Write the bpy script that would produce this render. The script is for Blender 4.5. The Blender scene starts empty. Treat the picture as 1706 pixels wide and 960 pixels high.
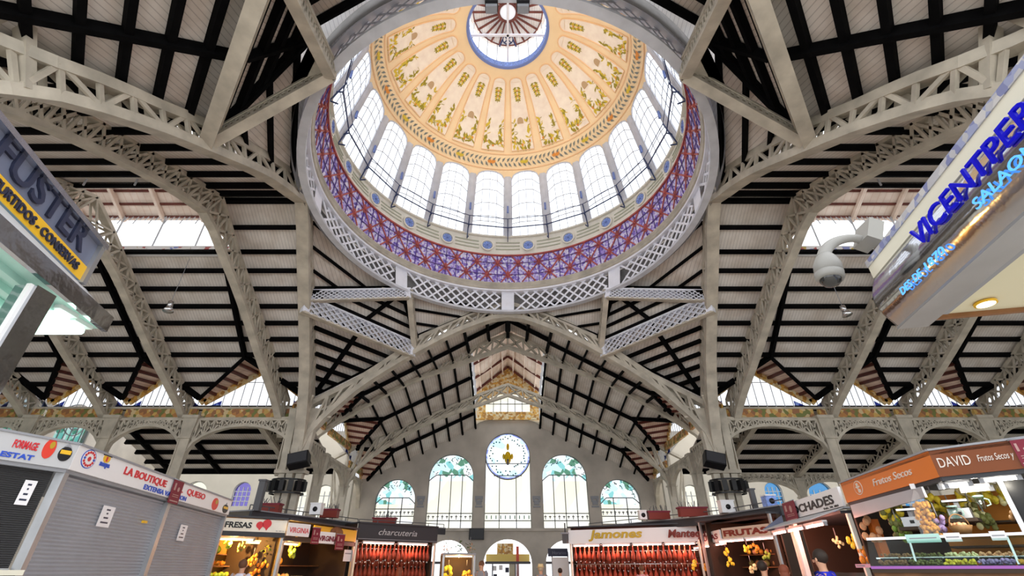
import bpy, math, random
from math import sin, cos, pi, sqrt, atan2, radians
from mathutils import Vector as V, Matrix
from mathutils.geometry import tessellate_polygon
random.seed(7)
scn = bpy.context.scene
COL = scn.collection
# ------------------------------------------------------------------ camera, world, exposure
F_PX = 780.0
TH = math.atan(470 / F_PX)
EYE = 1.6
cam = bpy.data.cameras.new('camera')
cam.sensor_width = 36.0
cam.lens = F_PX / 1706 * 36
cam.shift_x = 7 / 1706
cam.clip_start = 0.05
cam.clip_end = 500
cam_o = bpy.data.objects.new('camera', cam)
cam_o.location = (0, 0, EYE)
cam_o.rotation_euler = (pi / 2 + TH, 0, 0)
COL.objects.link(cam_o)
scn.camera = cam_o
scn.view_settings.view_transform = 'Standard'
scn.view_settings.look = 'None'
scn.view_settings.gamma = 1
scn.view_settings.exposure = 0.0
scn.view_settings.use_curve_mapping = False
w = bpy.data.worlds.new('sky')
scn.world = w
w.use_nodes = True
w.node_tree.nodes['Background'].inputs[0].default_value = (0.96, 0.98, 1.0, 1)
w.node_tree.nodes['Background'].inputs[1].default_value = 2.35
try:
    scn.cycles.max_bounces = 8
    scn.cycles.diffuse_bounces = 5
    scn.cycles.transparent_max_bounces = 16
    scn.cycles.sample_clamp_indirect = 6
except Exception:
    pass
CS, SN = cos(TH), sin(TH)
def ray(px, py):
    u = (px - 846) / F_PX
    v = (480 - py) / F_PX
    return V((u, CS - v * SN, SN + v * CS))
O = V((0, 0, EYE))
def atY(px, py, Y):
    d = ray(px, py); return O + d * (Y / d.y)
def atX(px, py, X):
    d = ray(px, py); return O + d * (X / d.x)
def atZ(px, py, Z):
    d = ray(px, py); return O + d * ((Z - EYE) / d.z)
D = 15.3
# ------------------------------------------------------------------ materials
def mat(name, col, rough=0.6, metal=0.0, emis=None, estr=0.0, noise=0.0, scale=4.0, bump=0.0, spec=0.3):
    m = bpy.data.materials.new(name)
    m.use_nodes = True
    nt = m.node_tree
    b = nt.nodes['Principled BSDF']
    b.inputs['Base Color'].default_value = (*col, 1)
    b.inputs['Roughness'].default_value = rough
    b.inputs['Metallic'].default_value = metal
    b.inputs['Specular IOR Level'].default_value = spec
    if emis:
        b.inputs['Emission Color'].default_value = (*emis, 1)
        b.inputs['Emission Strength'].default_value = estr
    if noise or bump:
        tc = nt.nodes.new('ShaderNodeTexCoord')
        n = nt.nodes.new('ShaderNodeTexNoise')
        n.inputs['Scale'].default_value = scale
        n.inputs['Detail'].default_value = 5
        nt.links.new(tc.outputs['Object'], n.inputs['Vector'])
        if noise:
            r = nt.nodes.new('ShaderNodeValToRGB')
            r.color_ramp.elements[0].position = 0.3
            r.color_ramp.elements[1].position = 0.7
            r.color_ramp.elements[0].color = (*[max(0, c * (1 - noise)) for c in col], 1)
            r.color_ramp.elements[1].color = (*[min(1, c * (1 + noise)) for c in col], 1)
            nt.links.new(n.outputs['Fac'], r.inputs['Fac'])
            nt.links.new(r.outputs['Color'], b.inputs['Base Color'])
        if bump:
            bp = nt.nodes.new('ShaderNodeBump')
            bp.inputs['Strength'].default_value = bump
            bp.inputs['Distance'].default_value = 0.02
            nt.links.new(n.outputs['Fac'], bp.inputs['Height'])
            nt.links.new(bp.outputs['Normal'], b.inputs['Normal'])
    return m
def boards(name, col, dark, scale, axis):
    """painted match-boarding: fine dark joints across one direction plus patchy wear"""
    m = bpy.data.materials.new(name); m.use_nodes = True
    nt = m.node_tree; b = nt.nodes['Principled BSDF']
    b.inputs['Roughness'].default_value = 0.7
    b.inputs['Specular IOR Level'].default_value = 0.2
    tc = nt.nodes.new('ShaderNodeTexCoord')
    wv = nt.nodes.new('ShaderNodeTexWave'); wv.bands_direction = axis; wv.wave_profile = 'SAW'
    wv.inputs['Scale'].default_value = scale; wv.inputs['Distortion'].default_value = 0.15
    nt.links.new(tc.outputs['Object'], wv.inputs['Vector'])
    r = nt.nodes.new('ShaderNodeValToRGB')
    r.color_ramp.elements[0].position = 0.0; r.color_ramp.elements[0].color = (*dark, 1)
    r.color_ramp.elements[1].position = 0.2; r.color_ramp.elements[1].color = (*col, 1)
    nt.links.new(wv.outputs['Fac'], r.inputs['Fac'])
    n = nt.nodes.new('ShaderNodeTexNoise'); n.inputs['Scale'].default_value = 0.9; n.inputs['Detail'].default_value = 6
    nt.links.new(tc.outputs['Object'], n.inputs['Vector'])
    r2 = nt.nodes.new('ShaderNodeValToRGB')
    r2.color_ramp.elements[0].position = 0.35; r2.color_ramp.elements[0].color = (0.78, 0.74, 0.7, 1)
    r2.color_ramp.elements[1].position = 0.6; r2.color_ramp.elements[1].color = (1, 1, 1, 1)
    nt.links.new(n.outputs['Fac'], r2.inputs['Fac'])
    mx = nt.nodes.new('ShaderNodeMix'); mx.data_type = 'RGBA'; mx.blend_type = 'MULTIPLY'
    mx.inputs['Factor'].default_value = 1
    nt.links.new(r.outputs['Color'], mx.inputs['A']); nt.links.new(r2.outputs['Color'], mx.inputs['B'])
    nt.links.new(mx.outputs['Result'], b.inputs['Base Color'])
    return m
def glass(name, col, clear=0.9, pattern=None, scale=3.0, k=0.55):
    """thin window glass: mostly see-through, tinted; pattern = colours of leaded pieces"""
    col = tuple(c * k for c in col)
    if pattern: pattern = [tuple(c * k for c in q) for q in pattern]
    m = bpy.data.materials.new(name); m.use_nodes = True
    nt = m.node_tree
    for n in list(nt.nodes):
        if n.type != 'OUTPUT_MATERIAL': nt.nodes.remove(n)
    out = [n for n in nt.nodes if n.type == 'OUTPUT_MATERIAL'][0]
    tr = nt.nodes.new('ShaderNodeBsdfTransparent'); tr.inputs[0].default_value = (*col, 1)
    gl = nt.nodes.new('ShaderNodeBsdfGlossy'); gl.inputs['Roughness'].default_value = 0.15
    mx = nt.nodes.new('ShaderNodeMixShader'); mx.inputs[0].default_value = 1 - clear
    nt.links.new(tr.outputs[0], mx.inputs[1]); nt.links.new(gl.outputs[0], mx.inputs[2])
    nt.links.new(mx.outputs[0], out.inputs[0])
    if pattern:
        tc = nt.nodes.new('ShaderNodeTexCoord')
        vo = nt.nodes.new('ShaderNodeTexVoronoi'); vo.inputs['Scale'].default_value = scale
        nt.links.new(tc.outputs['Object'], vo.inputs['Vector'])
        r = nt.nodes.new('ShaderNodeValToRGB'); r.color_ramp.interpolation = 'CONSTANT'
        els = r.color_ramp.elements
        els[0].position = 0; els[0].color = (*pattern[0], 1)
        els[1].position = 1 / len(pattern); els[1].color = (*pattern[1], 1)
        for i, c in enumerate(pattern[2:], 2):
            e = els.new(i / len(pattern)); e.color = (*c, 1)
        sp = nt.nodes.new('ShaderNodeSeparateColor')
        nt.links.new(vo.outputs['Color'], sp.inputs[0])
        nt.links.new(sp.outputs[0], r.inputs['Fac'])
        nt.links.new(r.outputs['Color'], tr.inputs[0])
    return m
def mosaic(name, cols, scale, rough=0.5, tex='voronoi'):
    m = bpy.data.materials.new(name); m.use_nodes = True
    nt = m.node_tree; b = nt.nodes['Principled BSDF']; b.inputs['Roughness'].default_value = rough
    tc = nt.nodes.new('ShaderNodeTexCoord')
    vo = nt.nodes.new('ShaderNodeTexVoronoi'); vo.inputs['Scale'].default_value = scale
    nt.links.new(tc.outputs['Object'], vo.inputs['Vector'])
    r = nt.nodes.new('ShaderNodeValToRGB'); r.color_ramp.interpolation = 'CONSTANT'
    els = r.color_ramp.elements
    els[0].position = 0; els[0].color = (*cols[0], 1)
    els[1].position = 1 / len(cols); els[1].color = (*cols[1], 1)
    for i, c in enumerate(cols[2:], 2):
        e = els.new(i / len(cols)); e.color = (*c, 1)
    sp = nt.nodes.new('ShaderNodeSeparateColor')
    nt.links.new(vo.outputs['Color'], sp.inputs[0]); nt.links.new(sp.outputs[0], r.inputs['Fac'])
    nt.links.new(r.outputs['Color'], b.inputs['Base Color'])
    return m
M = {}
M['iron'] = mat('cream_iron', (0.52, 0.475, 0.395), 0.55, noise=0.22, scale=1.7, bump=0.15)
M['iron_dark'] = mat('grey_iron', (0.10, 0.10, 0.11), 0.5)
M['iron_white'] = mat('white_iron', (0.84, 0.86, 0.95), 0.5, noise=0.06, scale=2)
M['iron_bluegrey'] = mat('pale_blue_grey_iron', (0.62, 0.64, 0.70), 0.5, noise=0.1, scale=2)
M['boards'] = boards('grey_boarding', (0.80, 0.75, 0.70), (0.45, 0.41, 0.38), 2.2, 'X')
M['boards_white'] = boards('pale_boarding', (0.80, 0.80, 0.83), (0.5, 0.5, 0.55), 2.2, 'X')
M['boards_pink'] = boards('pink_boarding', (0.95, 0.74, 0.62), (0.6, 0.38, 0.30), 2.0, 'X')
M['timber'] = mat('black_timber', (0.004, 0.004, 0.0045), 0.8, noise=0.3, scale=3, spec=0.04)
M['timber_red'] = mat('red_brown_timber', (0.13, 0.035, 0.025), 0.6, noise=0.3, scale=3)
M['stone'] = mat('grey_plaster', (0.50, 0.46, 0.41), 0.85, noise=0.16, scale=0.7, bump=0.2)
M['stone_pale'] = mat('cream_plaster', (0.60, 0.56, 0.48), 0.85, noise=0.06, scale=0.8)
M['floor'] = mat('worn_floor', (0.58, 0.54, 0.48), 0.6, noise=0.15, scale=1.2)
M['dome'] = mat('orange_plaster', (0.97, 0.74, 0.46), 0.8, noise=0.06, scale=0.8)
M['dome_pink'] = mat('pink_plaster', (0.97, 0.84, 0.71), 0.8, noise=0.08, scale=2.5)
M['dome_rib'] = mat('deep_orange_plaster', (0.92, 0.62, 0.36), 0.8)
M['niche'] = mat('ochre_vent', (0.55, 0.38, 0.22), 0.8)
M['leaf'] = mat('olive_paint', (0.34, 0.28, 0.03), 0.7)
M['leaf_gold'] = mat('gold_paint', (0.68, 0.50, 0.05), 0.7)
M['leaf_grey'] = mat('grey_green_paint', (0.20, 0.22, 0.20), 0.7)
M['flower'] = mat('orange_paint', (0.75, 0.28, 0.05), 0.7)
M['star_ground'] = mosaic('violet_mosaic', [(0.25, 0.16, 0.62), (0.72, 0.68, 0.92), (0.80, 0.78, 0.95), (0.40, 0.30, 0.75), (0.60, 0.55, 0.9), (0.15, 0.10, 0.5)], 9)
M['star_red'] = mat('red_tile', (0.42, 0.09, 0.08), 0.5, noise=0.3, scale=3)
M['star_line'] = mat('dark_violet_tile', (0.10, 0.05, 0.25), 0.5)
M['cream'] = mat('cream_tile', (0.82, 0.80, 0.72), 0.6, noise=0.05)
M['cream_sage'] = mat('sage_tile', (0.50, 0.52, 0.42), 0.6)  # greenish darker tile for the mouldings on the cream band
M['blue_tile'] = mat('blue_tile', (0.24, 0.36, 0.78), 0.5, noise=0.3, scale=14)
M['blue_paint'] = mat('blue_iron', (0.18, 0.25, 0.55), 0.5)
M['rail'] = mat('navy_rail', (0.03, 0.05, 0.14), 0.4)
M['frieze'] = mosaic('floral_tile', [(0.55, 0.25, 0.08), (0.20, 0.22, 0.06), (0.65, 0.42, 0.12), (0.35, 0.16, 0.07), (0.70, 0.55, 0.30)], 5)
M['frieze_white'] = mosaic('white_floral_tile', [(0.80, 0.80, 0.80), (0.82, 0.8, 0.78), (0.45, 0.12, 0.12), (0.8, 0.8, 0.82), (0.25, 0.30, 0.62), (0.55, 0.42, 0.10)], 4)
M['frieze_gold'] = mosaic('gold_tile', [(0.75, 0.42, 0.08), (0.8, 0.6, 0.3), (0.5, 0.25, 0.06), (0.85, 0.75, 0.5)], 6)
M['glass'] = glass('clear_glass', (0.97, 0.98, 1.0), 0.95, k=0.8)
M['glass_drum'] = glass('cool_glass', (0.92, 0.95, 1.0), 0.95, k=0.85)
M['glass_yellow'] = glass('yellow_white_glass', (1, 1, 1), 0.95, [(1, 0.99, 0.9), (1, 0.98, 0.88), (1, 1, 1), (1, 0.99, 0.93), (1, 0.95, 0.76)], 0.45, k=0.72)
M['glass_leaf'] = glass('leafy_glass', (1, 1, 1), 0.95, [(1, 1, 1), (0.95, 1, 1), (0.55, 0.85, 0.85), (1, 1, 1), (0.35, 0.55, 0.45), (0.85, 0.97, 1)], 2.6, k=0.72)
M['glass_rose'] = glass('rose_glass', (1, 1, 1), 0.95, [(1, 1, 1), (0.88, 0.95, 1), (1, 1, 1), (0.75, 0.88, 1), (0.95, 0.98, 1), (0.5, 0.7, 0.8)], 1.8, k=0.72)
M['glass_rim'] = glass('blue_rim_glass', (1, 1, 1), 0.95, [(0.35, 0.45, 0.95), (0.6, 0.7, 1), (0.25, 0.3, 0.7)], 3)
M['glass_gold'] = glass('gold_glass', (0.95, 0.70, 0.05), 0.95)
M['glass_green'] = glass('green_glass', (1, 1, 1), 0.95, [(0.6, 0.95, 0.85), (0.9, 1, 1), (0.45, 0.85, 0.8), (0.75, 1, 0.95), (0.3, 0.6, 0.5)], 2.5)
M['glass_purple'] = glass('violet_glass', (0.6, 0.55, 0.95), 0.95)
M['glass_blue'] = glass('sky_glass', (0.35, 0.7, 1.0), 0.95)
M['lead'] = mat('lead_bar', (0.16, 0.17, 0.18), 0.5)
M['lead_pale'] = mat('pale_bar', (0.50, 0.52, 0.56), 0.5)
M['steel'] = mat('brushed_steel', (0.62, 0.63, 0.65), 0.22, 1.0, noise=0.06, scale=9, bump=0.05)
M['steel_mirror'] = mat('polished_steel', (0.55, 0.56, 0.59), 0.10, 1.0, bump=0.25, scale=3)
M['alu'] = mat('dull_aluminium', (0.42, 0.43, 0.45), 0.4, 0.7, noise=0.1, scale=3)
M['white'] = mat('white_panel', (0.86, 0.86, 0.88), 0.4)
M['offwhite'] = mat('cream_panel', (0.74, 0.72, 0.60), 0.5)
M['grey'] = mat('grey_panel', (0.30, 0.31, 0.34), 0.5)
M['grey_light'] = mat('light_grey_panel', (0.52, 0.53, 0.55), 0.5)
M['charcoal'] = mat('charcoal_panel', (0.045, 0.047, 0.055), 0.5)
M['black'] = mat('black_plastic', (0.012, 0.012, 0.014), 0.4)
M['slate'] = mat('slate_sign', (0.16, 0.18, 0.26), 0.25)
M['navy'] = mat('navy_letter', (0.03, 0.035, 0.07), 0.4)
M['yellow'] = mat('yellow_strip', (0.85, 0.50, 0.03), 0.4)
M['red'] = mat('red_letter', (0.62, 0.03, 0.04), 0.4)
M['red_tomato'] = mat('red_oval', (0.70, 0.05, 0.03), 0.4)
M['maroon'] = mat('maroon_banner', (0.20, 0.02, 0.04), 0.6)
M['blue'] = mat('blue_letter', (0.03, 0.09, 0.55), 0.35)
M['blue_deep'] = mat('royal_blue_letter', (0.0, 0.0, 0.42), 0.25, emis=(0, 0.0, 0.6), estr=0.25)
M['blue_lit'] = mat('lit_blue_letter', (0.05, 0.25, 0.9), 0.3, emis=(0.1, 0.4, 1.0), estr=1.2)
M['orange'] = mat('orange_fascia', (0.72, 0.19, 0.025), 0.4)
M['orange_dark'] = mat('brown_orange_fascia', (0.20, 0.055, 0.014), 0.45)
M['orange_wall'] = mat('orange_lining', (0.72, 0.27, 0.04), 0.6)
M['amber_wall'] = mat('amber_lining', (0.75, 0.42, 0.08), 0.6)
M['silver_letter'] = mat('silver_letter', (0.75, 0.68, 0.62), 0.35)
M['gold_letter'] = mat('gold_letter', (0.50, 0.32, 0.03), 0.35, 0.3)
M['rust_letter'] = mat('rust_letter', (0.22, 0.03, 0.02), 0.5)
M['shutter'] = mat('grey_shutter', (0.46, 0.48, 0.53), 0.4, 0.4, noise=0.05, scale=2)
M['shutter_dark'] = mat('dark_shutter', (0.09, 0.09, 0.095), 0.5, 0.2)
M['paper'] = mat('paper', (0.88, 0.87, 0.90), 0.7)
M['wood'] = mat('brown_wood', (0.20, 0.09, 0.035), 0.5, noise=0.3, scale=4)
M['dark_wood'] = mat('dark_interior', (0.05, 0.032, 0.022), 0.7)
M['tube'] = mat('warm_tube', (1, 0.9, 0.7), 0.4, emis=(1, 0.80, 0.50), estr=9)
M['tube_white'] = mat('white_tube', (1, 1, 1), 0.4, emis=(1, 0.95, 0.82), estr=9)
M['tube_pink'] = mat('pink_tube', (1, 0.6, 0.6), 0.4, emis=(1, 0.45, 0.36), estr=9)
M['tube_amber'] = mat('amber_tube', (1, 0.7, 0.3), 0.4, emis=(1, 0.62, 0.25), estr=9)
M['tube_green'] = mat('green_white_tube', (0.8, 1, 0.9), 0.4, emis=(0.55, 1.0, 0.80), estr=2.6)
M['lamp'] = mat('lamp_glow', (1, 1, 0.7), 0.4, emis=(1, 0.95, 0.55), estr=4)
M['mint'] = mat('mint_panel', (0.45, 0.72, 0.66), 0.35)
M['ham'] = mat('cured_ham', (0.22, 0.04, 0.02), 0.45, noise=0.45, scale=7)
M['ham_string'] = mat('ham_hoof', (0.75, 0.6, 0.5), 0.5)
M['skin'] = mat('skin', (0.62, 0.34, 0.22), 0.6)
M['hair_dark'] = mat('dark_hair', (0.03, 0.02, 0.015), 0.6)
M['hair_brown'] = mat('brown_hair', (0.14, 0.06, 0.03), 0.6)
M['hair_auburn'] = mat('auburn_hair', (0.22, 0.06, 0.03), 0.6)
M['green_leaf'] = mat('green_leaf', (0.09, 0.17, 0.03), 0.6)
M['camera_grey'] = mat('warm_grey_housing', (0.27, 0.265, 0.25), 0.45)
M['smoke_dome'] = mat('smoked_dome', (0.02, 0.02, 0.02), 0.06, spec=0.8)
M['case_glass'] = glass('case_glass', (0.86, 0.93, 0.91), 0.955, k=1)
M['bag'] = glass('clear_bag', (0.92, 0.9, 0.88), 0.93, k=1)
# ------------------------------------------------------------------ mesh builder and tagging
class MB:
    def __init__(self): self.v = []; self.f = []; self.mi = []; self.cur = 0; self.smooth = False; self.sm = []
    def add(self, vs, fs):
        n = len(self.v); self.v += [V(p) for p in vs]
        for f in fs:
            self.f.append([i + n for i in f]); self.mi.append(self.cur); self.sm.append(self.smooth)
    def box(self, c, s, R=None):
        c = V(c); vs = []
        for dx in (-.5, .5):
            for dy in (-.5, .5):
                for dz in (-.5, .5):
                    d = V((dx * s[0], dy * s[1], dz * s[2]))
                    vs.append(c + (R @ d if R else d))
        self.add(vs, [(0, 1, 3, 2), (4, 6, 7, 5), (0, 4, 5, 1), (2, 3, 7, 6), (0, 2, 6, 4), (1, 5, 7, 3)])
        return self
    def bar(self, a, b, wd, ht, up=(0, 0, 1)):
        a = V(a); b = V(b); d = b - a
        if d.length < 1e-6: return self
        d.normalize(); up = V(up)
        s = d.cross(up)
        if s.length < 1e-4: s = d.cross(V((1, 0, 0.01)))
        s.normalize(); u = s.cross(d)
        vs = [p + s * (i * wd / 2) + u * (j * ht / 2) for p in (a, b) for i, j in ((-1, -1), (1, -1), (1, 1), (-1, 1))]
        self.add(vs, [(0, 3, 2, 1), (4, 5, 6, 7), (0, 1, 5, 4), (1, 2, 6, 5), (2, 3, 7, 6), (3, 0, 4, 7)])
        return self
    def path(self, pts, wd, ht, side=None, closed=False):
        """rectangular section swept along a polyline; side = fixed sideways direction"""
        pts = [V(p) for p in pts]; n = len(pts); ring = []
        for i, p in enumerate(pts):
            if closed: d = pts[(i + 1) % n] - pts[i - 1]
            else: d = pts[min(i + 1, n - 1)] - pts[max(i - 1, 0)]
            d.normalize()
            s = V(side).copy() if side is not None else d.cross(V((0, 0, 1)))
            s = s - d * s.dot(d); s.normalize(); u = s.cross(d)
            ring.append([p + s * (a * wd / 2) + u * (b * ht / 2) for a, b in ((-1, -1), (1, -1), (1, 1), (-1, 1))])
        vs = [q for r in ring for q in r]; fs = []
        m = n if closed else n - 1
        for i in range(m):
            j = (i + 1) % n
            for k in range(4):
                l = (k + 1) % 4
                fs.append((4 * i + k, 4 * i + l, 4 * j + l, 4 * j + k))
        if not closed: fs += [(3, 2, 1, 0), tuple(4 * (n - 1) + k for k in range(4))]
        self.add(vs, fs); return self
    def tube(self, pts, r, n=6, closed=False, caps=True):
        pts = [V(p) for p in pts]; N = len(pts); vs = []
        rs = r if isinstance(r, (list, tuple)) else [r] * N
        ref = V((0.31, 0.17, 0.93))
        for i, p in enumerate(pts):
            d = (pts[(i + 1) % N] - pts[i - 1]) if closed else pts[min(i + 1, N - 1)] - pts[max(i - 1, 0)]
            d.normalize(); s = d.cross(ref)
            if s.length < 1e-3: s = d.cross(V((1, 0, 0)))
            s.normalize(); u = s.cross(d)
            vs += [p + (s * cos(2 * pi * k / n) + u * sin(2 * pi * k / n)) * rs[i] for k in range(n)]
        fs = []
        for i in range(N if closed else N - 1):
            j = (i + 1) % N
            fs += [(n * i + k, n * i + (k + 1) % n, n * j + (k + 1) % n, n * j + k) for k in range(n)]
        if caps and not closed: fs += [tuple(reversed(range(n))), tuple(n * (N - 1) + k for k in range(n))]
        o = self.smooth; self.smooth = True; self.add(vs, fs); self.smooth = o; return self
    def grid(self, rows, closed=False):
        nr = len(rows); nc = len(rows[0]); vs = [p for r in rows for p in r]; fs = []
        for i in range(nr - 1):
            for j in range(nc if closed else nc - 1):
                k = (j + 1) % nc
                fs.append((i * nc + j, i * nc + k, (i + 1) * nc + k, (i + 1) * nc + j))
        self.add(vs, fs); return self
    def ball(self, c, r, sc=(1, 1, 1), n=8, m=6, R=None):
        c = V(c); vs = []; fs = []
        for i in range(m + 1):
            t = pi * i / m
            for j in range(n):
                a = 2 * pi * j / n
                d = V((r * sc[0] * sin(t) * cos(a), r * sc[1] * sin(t) * sin(a), r * sc[2] * cos(t)))
                vs.append(c + (R @ d if R else d))
        for i in range(m):
            for j in range(n):
                k = (j + 1) % n
                fs.append((i * n + j, (i + 1) * n + j, (i + 1) * n + k, i * n + k))
        o = self.smooth; self.smooth = True; self.add(vs, fs); self.smooth = o; return self
    def poly(self, pts):
        self.add(pts, [tuple(range(len(pts)))]); return self
    def slab(self, pts, off):
        """polygon pts extruded by the vector off"""
        n = len(pts); off = V(off); pts = [V(p) for p in pts]
        self.add(pts + [p + off for p in pts], [tuple(range(n)), tuple(range(2 * n - 1, n - 1, -1))] + [(i, i + n, (i + 1) % n + n, (i + 1) % n) for i in range(n)])
        return self
    def plate(self, loops, P, th):
        """2D loops (first outline, then holes) mapped by P(u,v,t) into a plate of thickness th"""
        L = [[V((a, b, 0)) for a, b in l] for l in loops]
        tri = tessellate_polygon(L)
        flat = [p for l in L for p in l]; n = len(flat)
        vs = [P(p.x, p.y, 0) for p in flat] + [P(p.x, p.y, th) for p in flat]
        fs = [tuple(t) for t in tri] + [tuple(i + n for i in reversed(t)) for t in tri]
        k = 0
        for l in L:
            m = len(l)
            fs += [(k + i, k + (i + 1) % m, k + (i + 1) % m + n, k + i + n) for i in range(m)]
            k += m
        self.add(vs, fs); return self
    def build(self, name, mats, parent=None):
        me = bpy.data.meshes.new(name)
        o = bpy.data.objects.new(name, me)
        off = V((0, 0, 0)); p = parent
        while p is not None:
            off = off + V(p.location); p = p.parent
        if parent is None and self.v:
            lo = [min(q[i] for q in self.v) for i in range(3)]; hi = [max(q[i] for q in self.v) for i in range(3)]
            off = V(((lo[0] + hi[0]) / 2, (lo[1] + hi[1]) / 2, lo[2])); o.location = off
        me.from_pydata([tuple(q - off) for q in self.v], [], self.f)
        if not isinstance(mats, (list, tuple)): mats = [mats]
        for m in mats: me.materials.append(m)
        if len(mats) > 1: me.polygons.foreach_set('material_index', self.mi)
        me.polygons.foreach_set('use_smooth', self.sm)
        me.update()
        COL.objects.link(o)
        if parent is not None: o.parent = parent
        return o
def tag(o, label=None, cat=None, group=None, kind=None):
    if label: o['label'] = label
    if cat: o['category'] = cat
    if group: o['group'] = group
    if kind: o['kind'] = kind
    return o
def thing(name, label, cat, loc=(0, 0, 0), group=None, kind=None):
    o = bpy.data.objects.new(name, None); o.empty_display_size = 0.2
    o.location = loc; COL.objects.link(o)
    return tag(o, label, cat, group, kind)
def copy_tree(o, parent=None):
    c = o.copy(); COL.objects.link(c); c.parent = parent
    for ch in list(o.children): copy_tree(ch, c)
    return c
def text(name, body, size, origin, right, up, m, parent, ext=0.01, align='LEFT', shear=0.0, bold=0.0, width=None, space=1.0):
    """lettering standing on a plane: origin = baseline start"""
    c = bpy.data.curves.new(name, 'FONT'); c.body = body; c.size = size; c.extrude = ext
    c.align_x = align; c.shear = shear; c.offset = bold; c.space_character = space; c.resolution_u = 3
    c.materials.append(m)
    t = bpy.data.objects.new(name, c); COL.objects.link(t)
    bpy.context.view_layer.update()
    me = bpy.data.meshes.new_from_object(t.evaluated_get(bpy.context.evaluated_depsgraph_get()))
    bpy.data.objects.remove(t)
    if not me.materials: me.materials.append(m)
    o = bpy.data.objects.new(name, me); COL.objects.link(o)
    r = V(right).normalized(); u = V(up); u = (u - r * u.dot(r)).normalized(); n = r.cross(u)
    xs = [q.co.x for q in me.vertices]
    sx = width / max(max(xs) - min(xs), 1e-4) if width else 1.0
    off = V((0, 0, 0)); p = parent
    while p is not None: off = off + V(p.location); p = p.parent
    Mx = Matrix(((r.x * sx, u.x, n.x, 0), (r.y * sx, u.y, n.y, 0), (r.z * sx, u.z, n.z, 0), (0, 0, 0, 1)))
    Mx.translation = V(origin) - off
    o.matrix_basis = Mx
    if parent is not None: o.parent = parent
    return o
def lerp(a, b, t): return V(a) * (1 - t) + V(b) * t
def polyat(pts, t):
    """point at fraction t (by index) on a polyline"""
    n = len(pts) - 1; x = min(max(t, 0), 1) * n; i = min(int(x), n - 1); return lerp(pts[i], pts[i + 1], x - i)
M['marble_blue'] = mosaic('blue_marble', [(0.45, 0.45, 0.48), (0.30, 0.33, 0.5), (0.55, 0.54, 0.54), (0.2, 0.22, 0.4)], 30)
M['soffit_cream'] = mat('cream_soffit', (0.72, 0.68, 0.50), 0.5)
M['mint_clear'] = glass('jug_plastic', (0.8, 0.92, 0.88), 0.85, k=1)
M['purple_strip'] = mat('purple_strip', (0.35, 0.12, 0.45), 0.4)
M['pink_card'] = mat('pink_card', (0.9, 0.45, 0.6), 0.5)
M['glass_clear'] = glass('lantern_glass', (0.98, 0.99, 1.0), 0.96, k=1)
M['boards_pink_lit'] = boards('lit_pink_boarding', (0.98, 0.86, 0.77), (0.85, 0.66, 0.56), 1.0, 'X')  # paler copy of the pink boarding, with the missing daylight in its colour
M['lattice_grey'] = mat('backing_grey', (0.22, 0.215, 0.215), 0.8, noise=0.15, scale=3)
# ------------------------------------------------------------------ structure: floor, roofs, walls
def struct(o): o['kind'] = 'structure'; return o
W = 10.7; YF = 24.6; ZR = 15.2; ZE = 9.1          # crossing half width, its far side, ridge and eave heights
COLS = {-1: [10.7, 16.5, 20.6, 24.8, 27.6], 1: [10.7, 16.5, 20.6, 24.8, 29.0, 33.2]}   # arcade columns, left and right
XEND = {-1: 27.6, 1: 33.2}
COLY = [24.6, 30.0, 35.0, 39.0]
def ridge(Y): return float(polyz([(24.6, 15.5), (29.5, 15.95), (35, 14.35), (39, 13.0)], Y))
def eave(Y): return float(polyz([(24.6, 9.2), (29.5, 9.9), (35, 9.2), (39, 7.7)], Y))
def polyz(pts, x):
    if x <= pts[0][0]: return pts[0][1]
    for (a, za), (b, zb) in zip(pts, pts[1:]):
        if x <= b: return za + (zb - za) * (x - a) / (b - a)
    return pts[-1][1]
struct(MB().box((0, 14, -0.15), (80, 56, 0.3)).build('floor', M['floor']))

def slope(parent, TL, TR, BR, BL, n, tA=None, rafters=1, board='boards', timber='timber', ps=0.15, skip_first=False):
    """one roof bay: boarding on top, purlins along it, rafter(s) down it; tA cuts a gabled dormer opening"""
    TL, TR, BR, BL = map(V, (TL, TR, BR, BL))
    nrm = (TR - TL).cross(BL - TL).normalized()
    if nrm.z > 0: nrm = -nrm                                # points down into the hall
    S = lambda s, t: lerp(lerp(TL, TR, s), lerp(BL, BR, s), t)
    b = MB(); up = -nrm * 0.07
    if tA is None: b.slab([S(0, 0), S(1, 0), S(1, 1), S(0, 1)], up)
    else:
        b.slab([S(0, 0), S(.5, 0), S(.5, tA), S(0, 1)], up)
        b.slab([S(.5, 0), S(1, 0), S(1, 1), S(.5, tA)], up)
    b.build('boarding', M[board], parent)
    dn = nrm * (ps * .8)
    for i in range(1 if skip_first else 0, n + 1):
        t = i / n
        if tA is None or t <= tA: segs = [(0, 1)]
        else:
            h = .5 * (1 - (t - tA) / (1 - tA))
            if h < 0.03: continue
            segs = [(0, h), (1 - h, 1)]
        p = MB()
        for a, c in segs: p.bar(S(a, t) + dn, S(c, t) + dn, ps, ps * 1.5, nrm)
        p.build('purlin', M[timber], parent)
    for k in range(rafters):
        s = (k + 1) / (rafters + 1); e = 1 if tA is None else tA
        MB().bar(S(s, 0) + dn * 1.5, S(s, e) + dn * 1.5, ps, ps * 1.8, nrm).build('rafter', M[timber], parent)
    if tA is not None:
        for s in (0, 1):
            MB().bar(S(.5, tA) + dn, S(s, 1) + dn, ps * 1.1, ps * 1.9, nrm).build('rafter', M[timber], parent)
    return S(.5, tA) if tA is not None else None
def ceiling_root(loc): return struct(thing('ceiling', None, None, loc))

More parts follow.
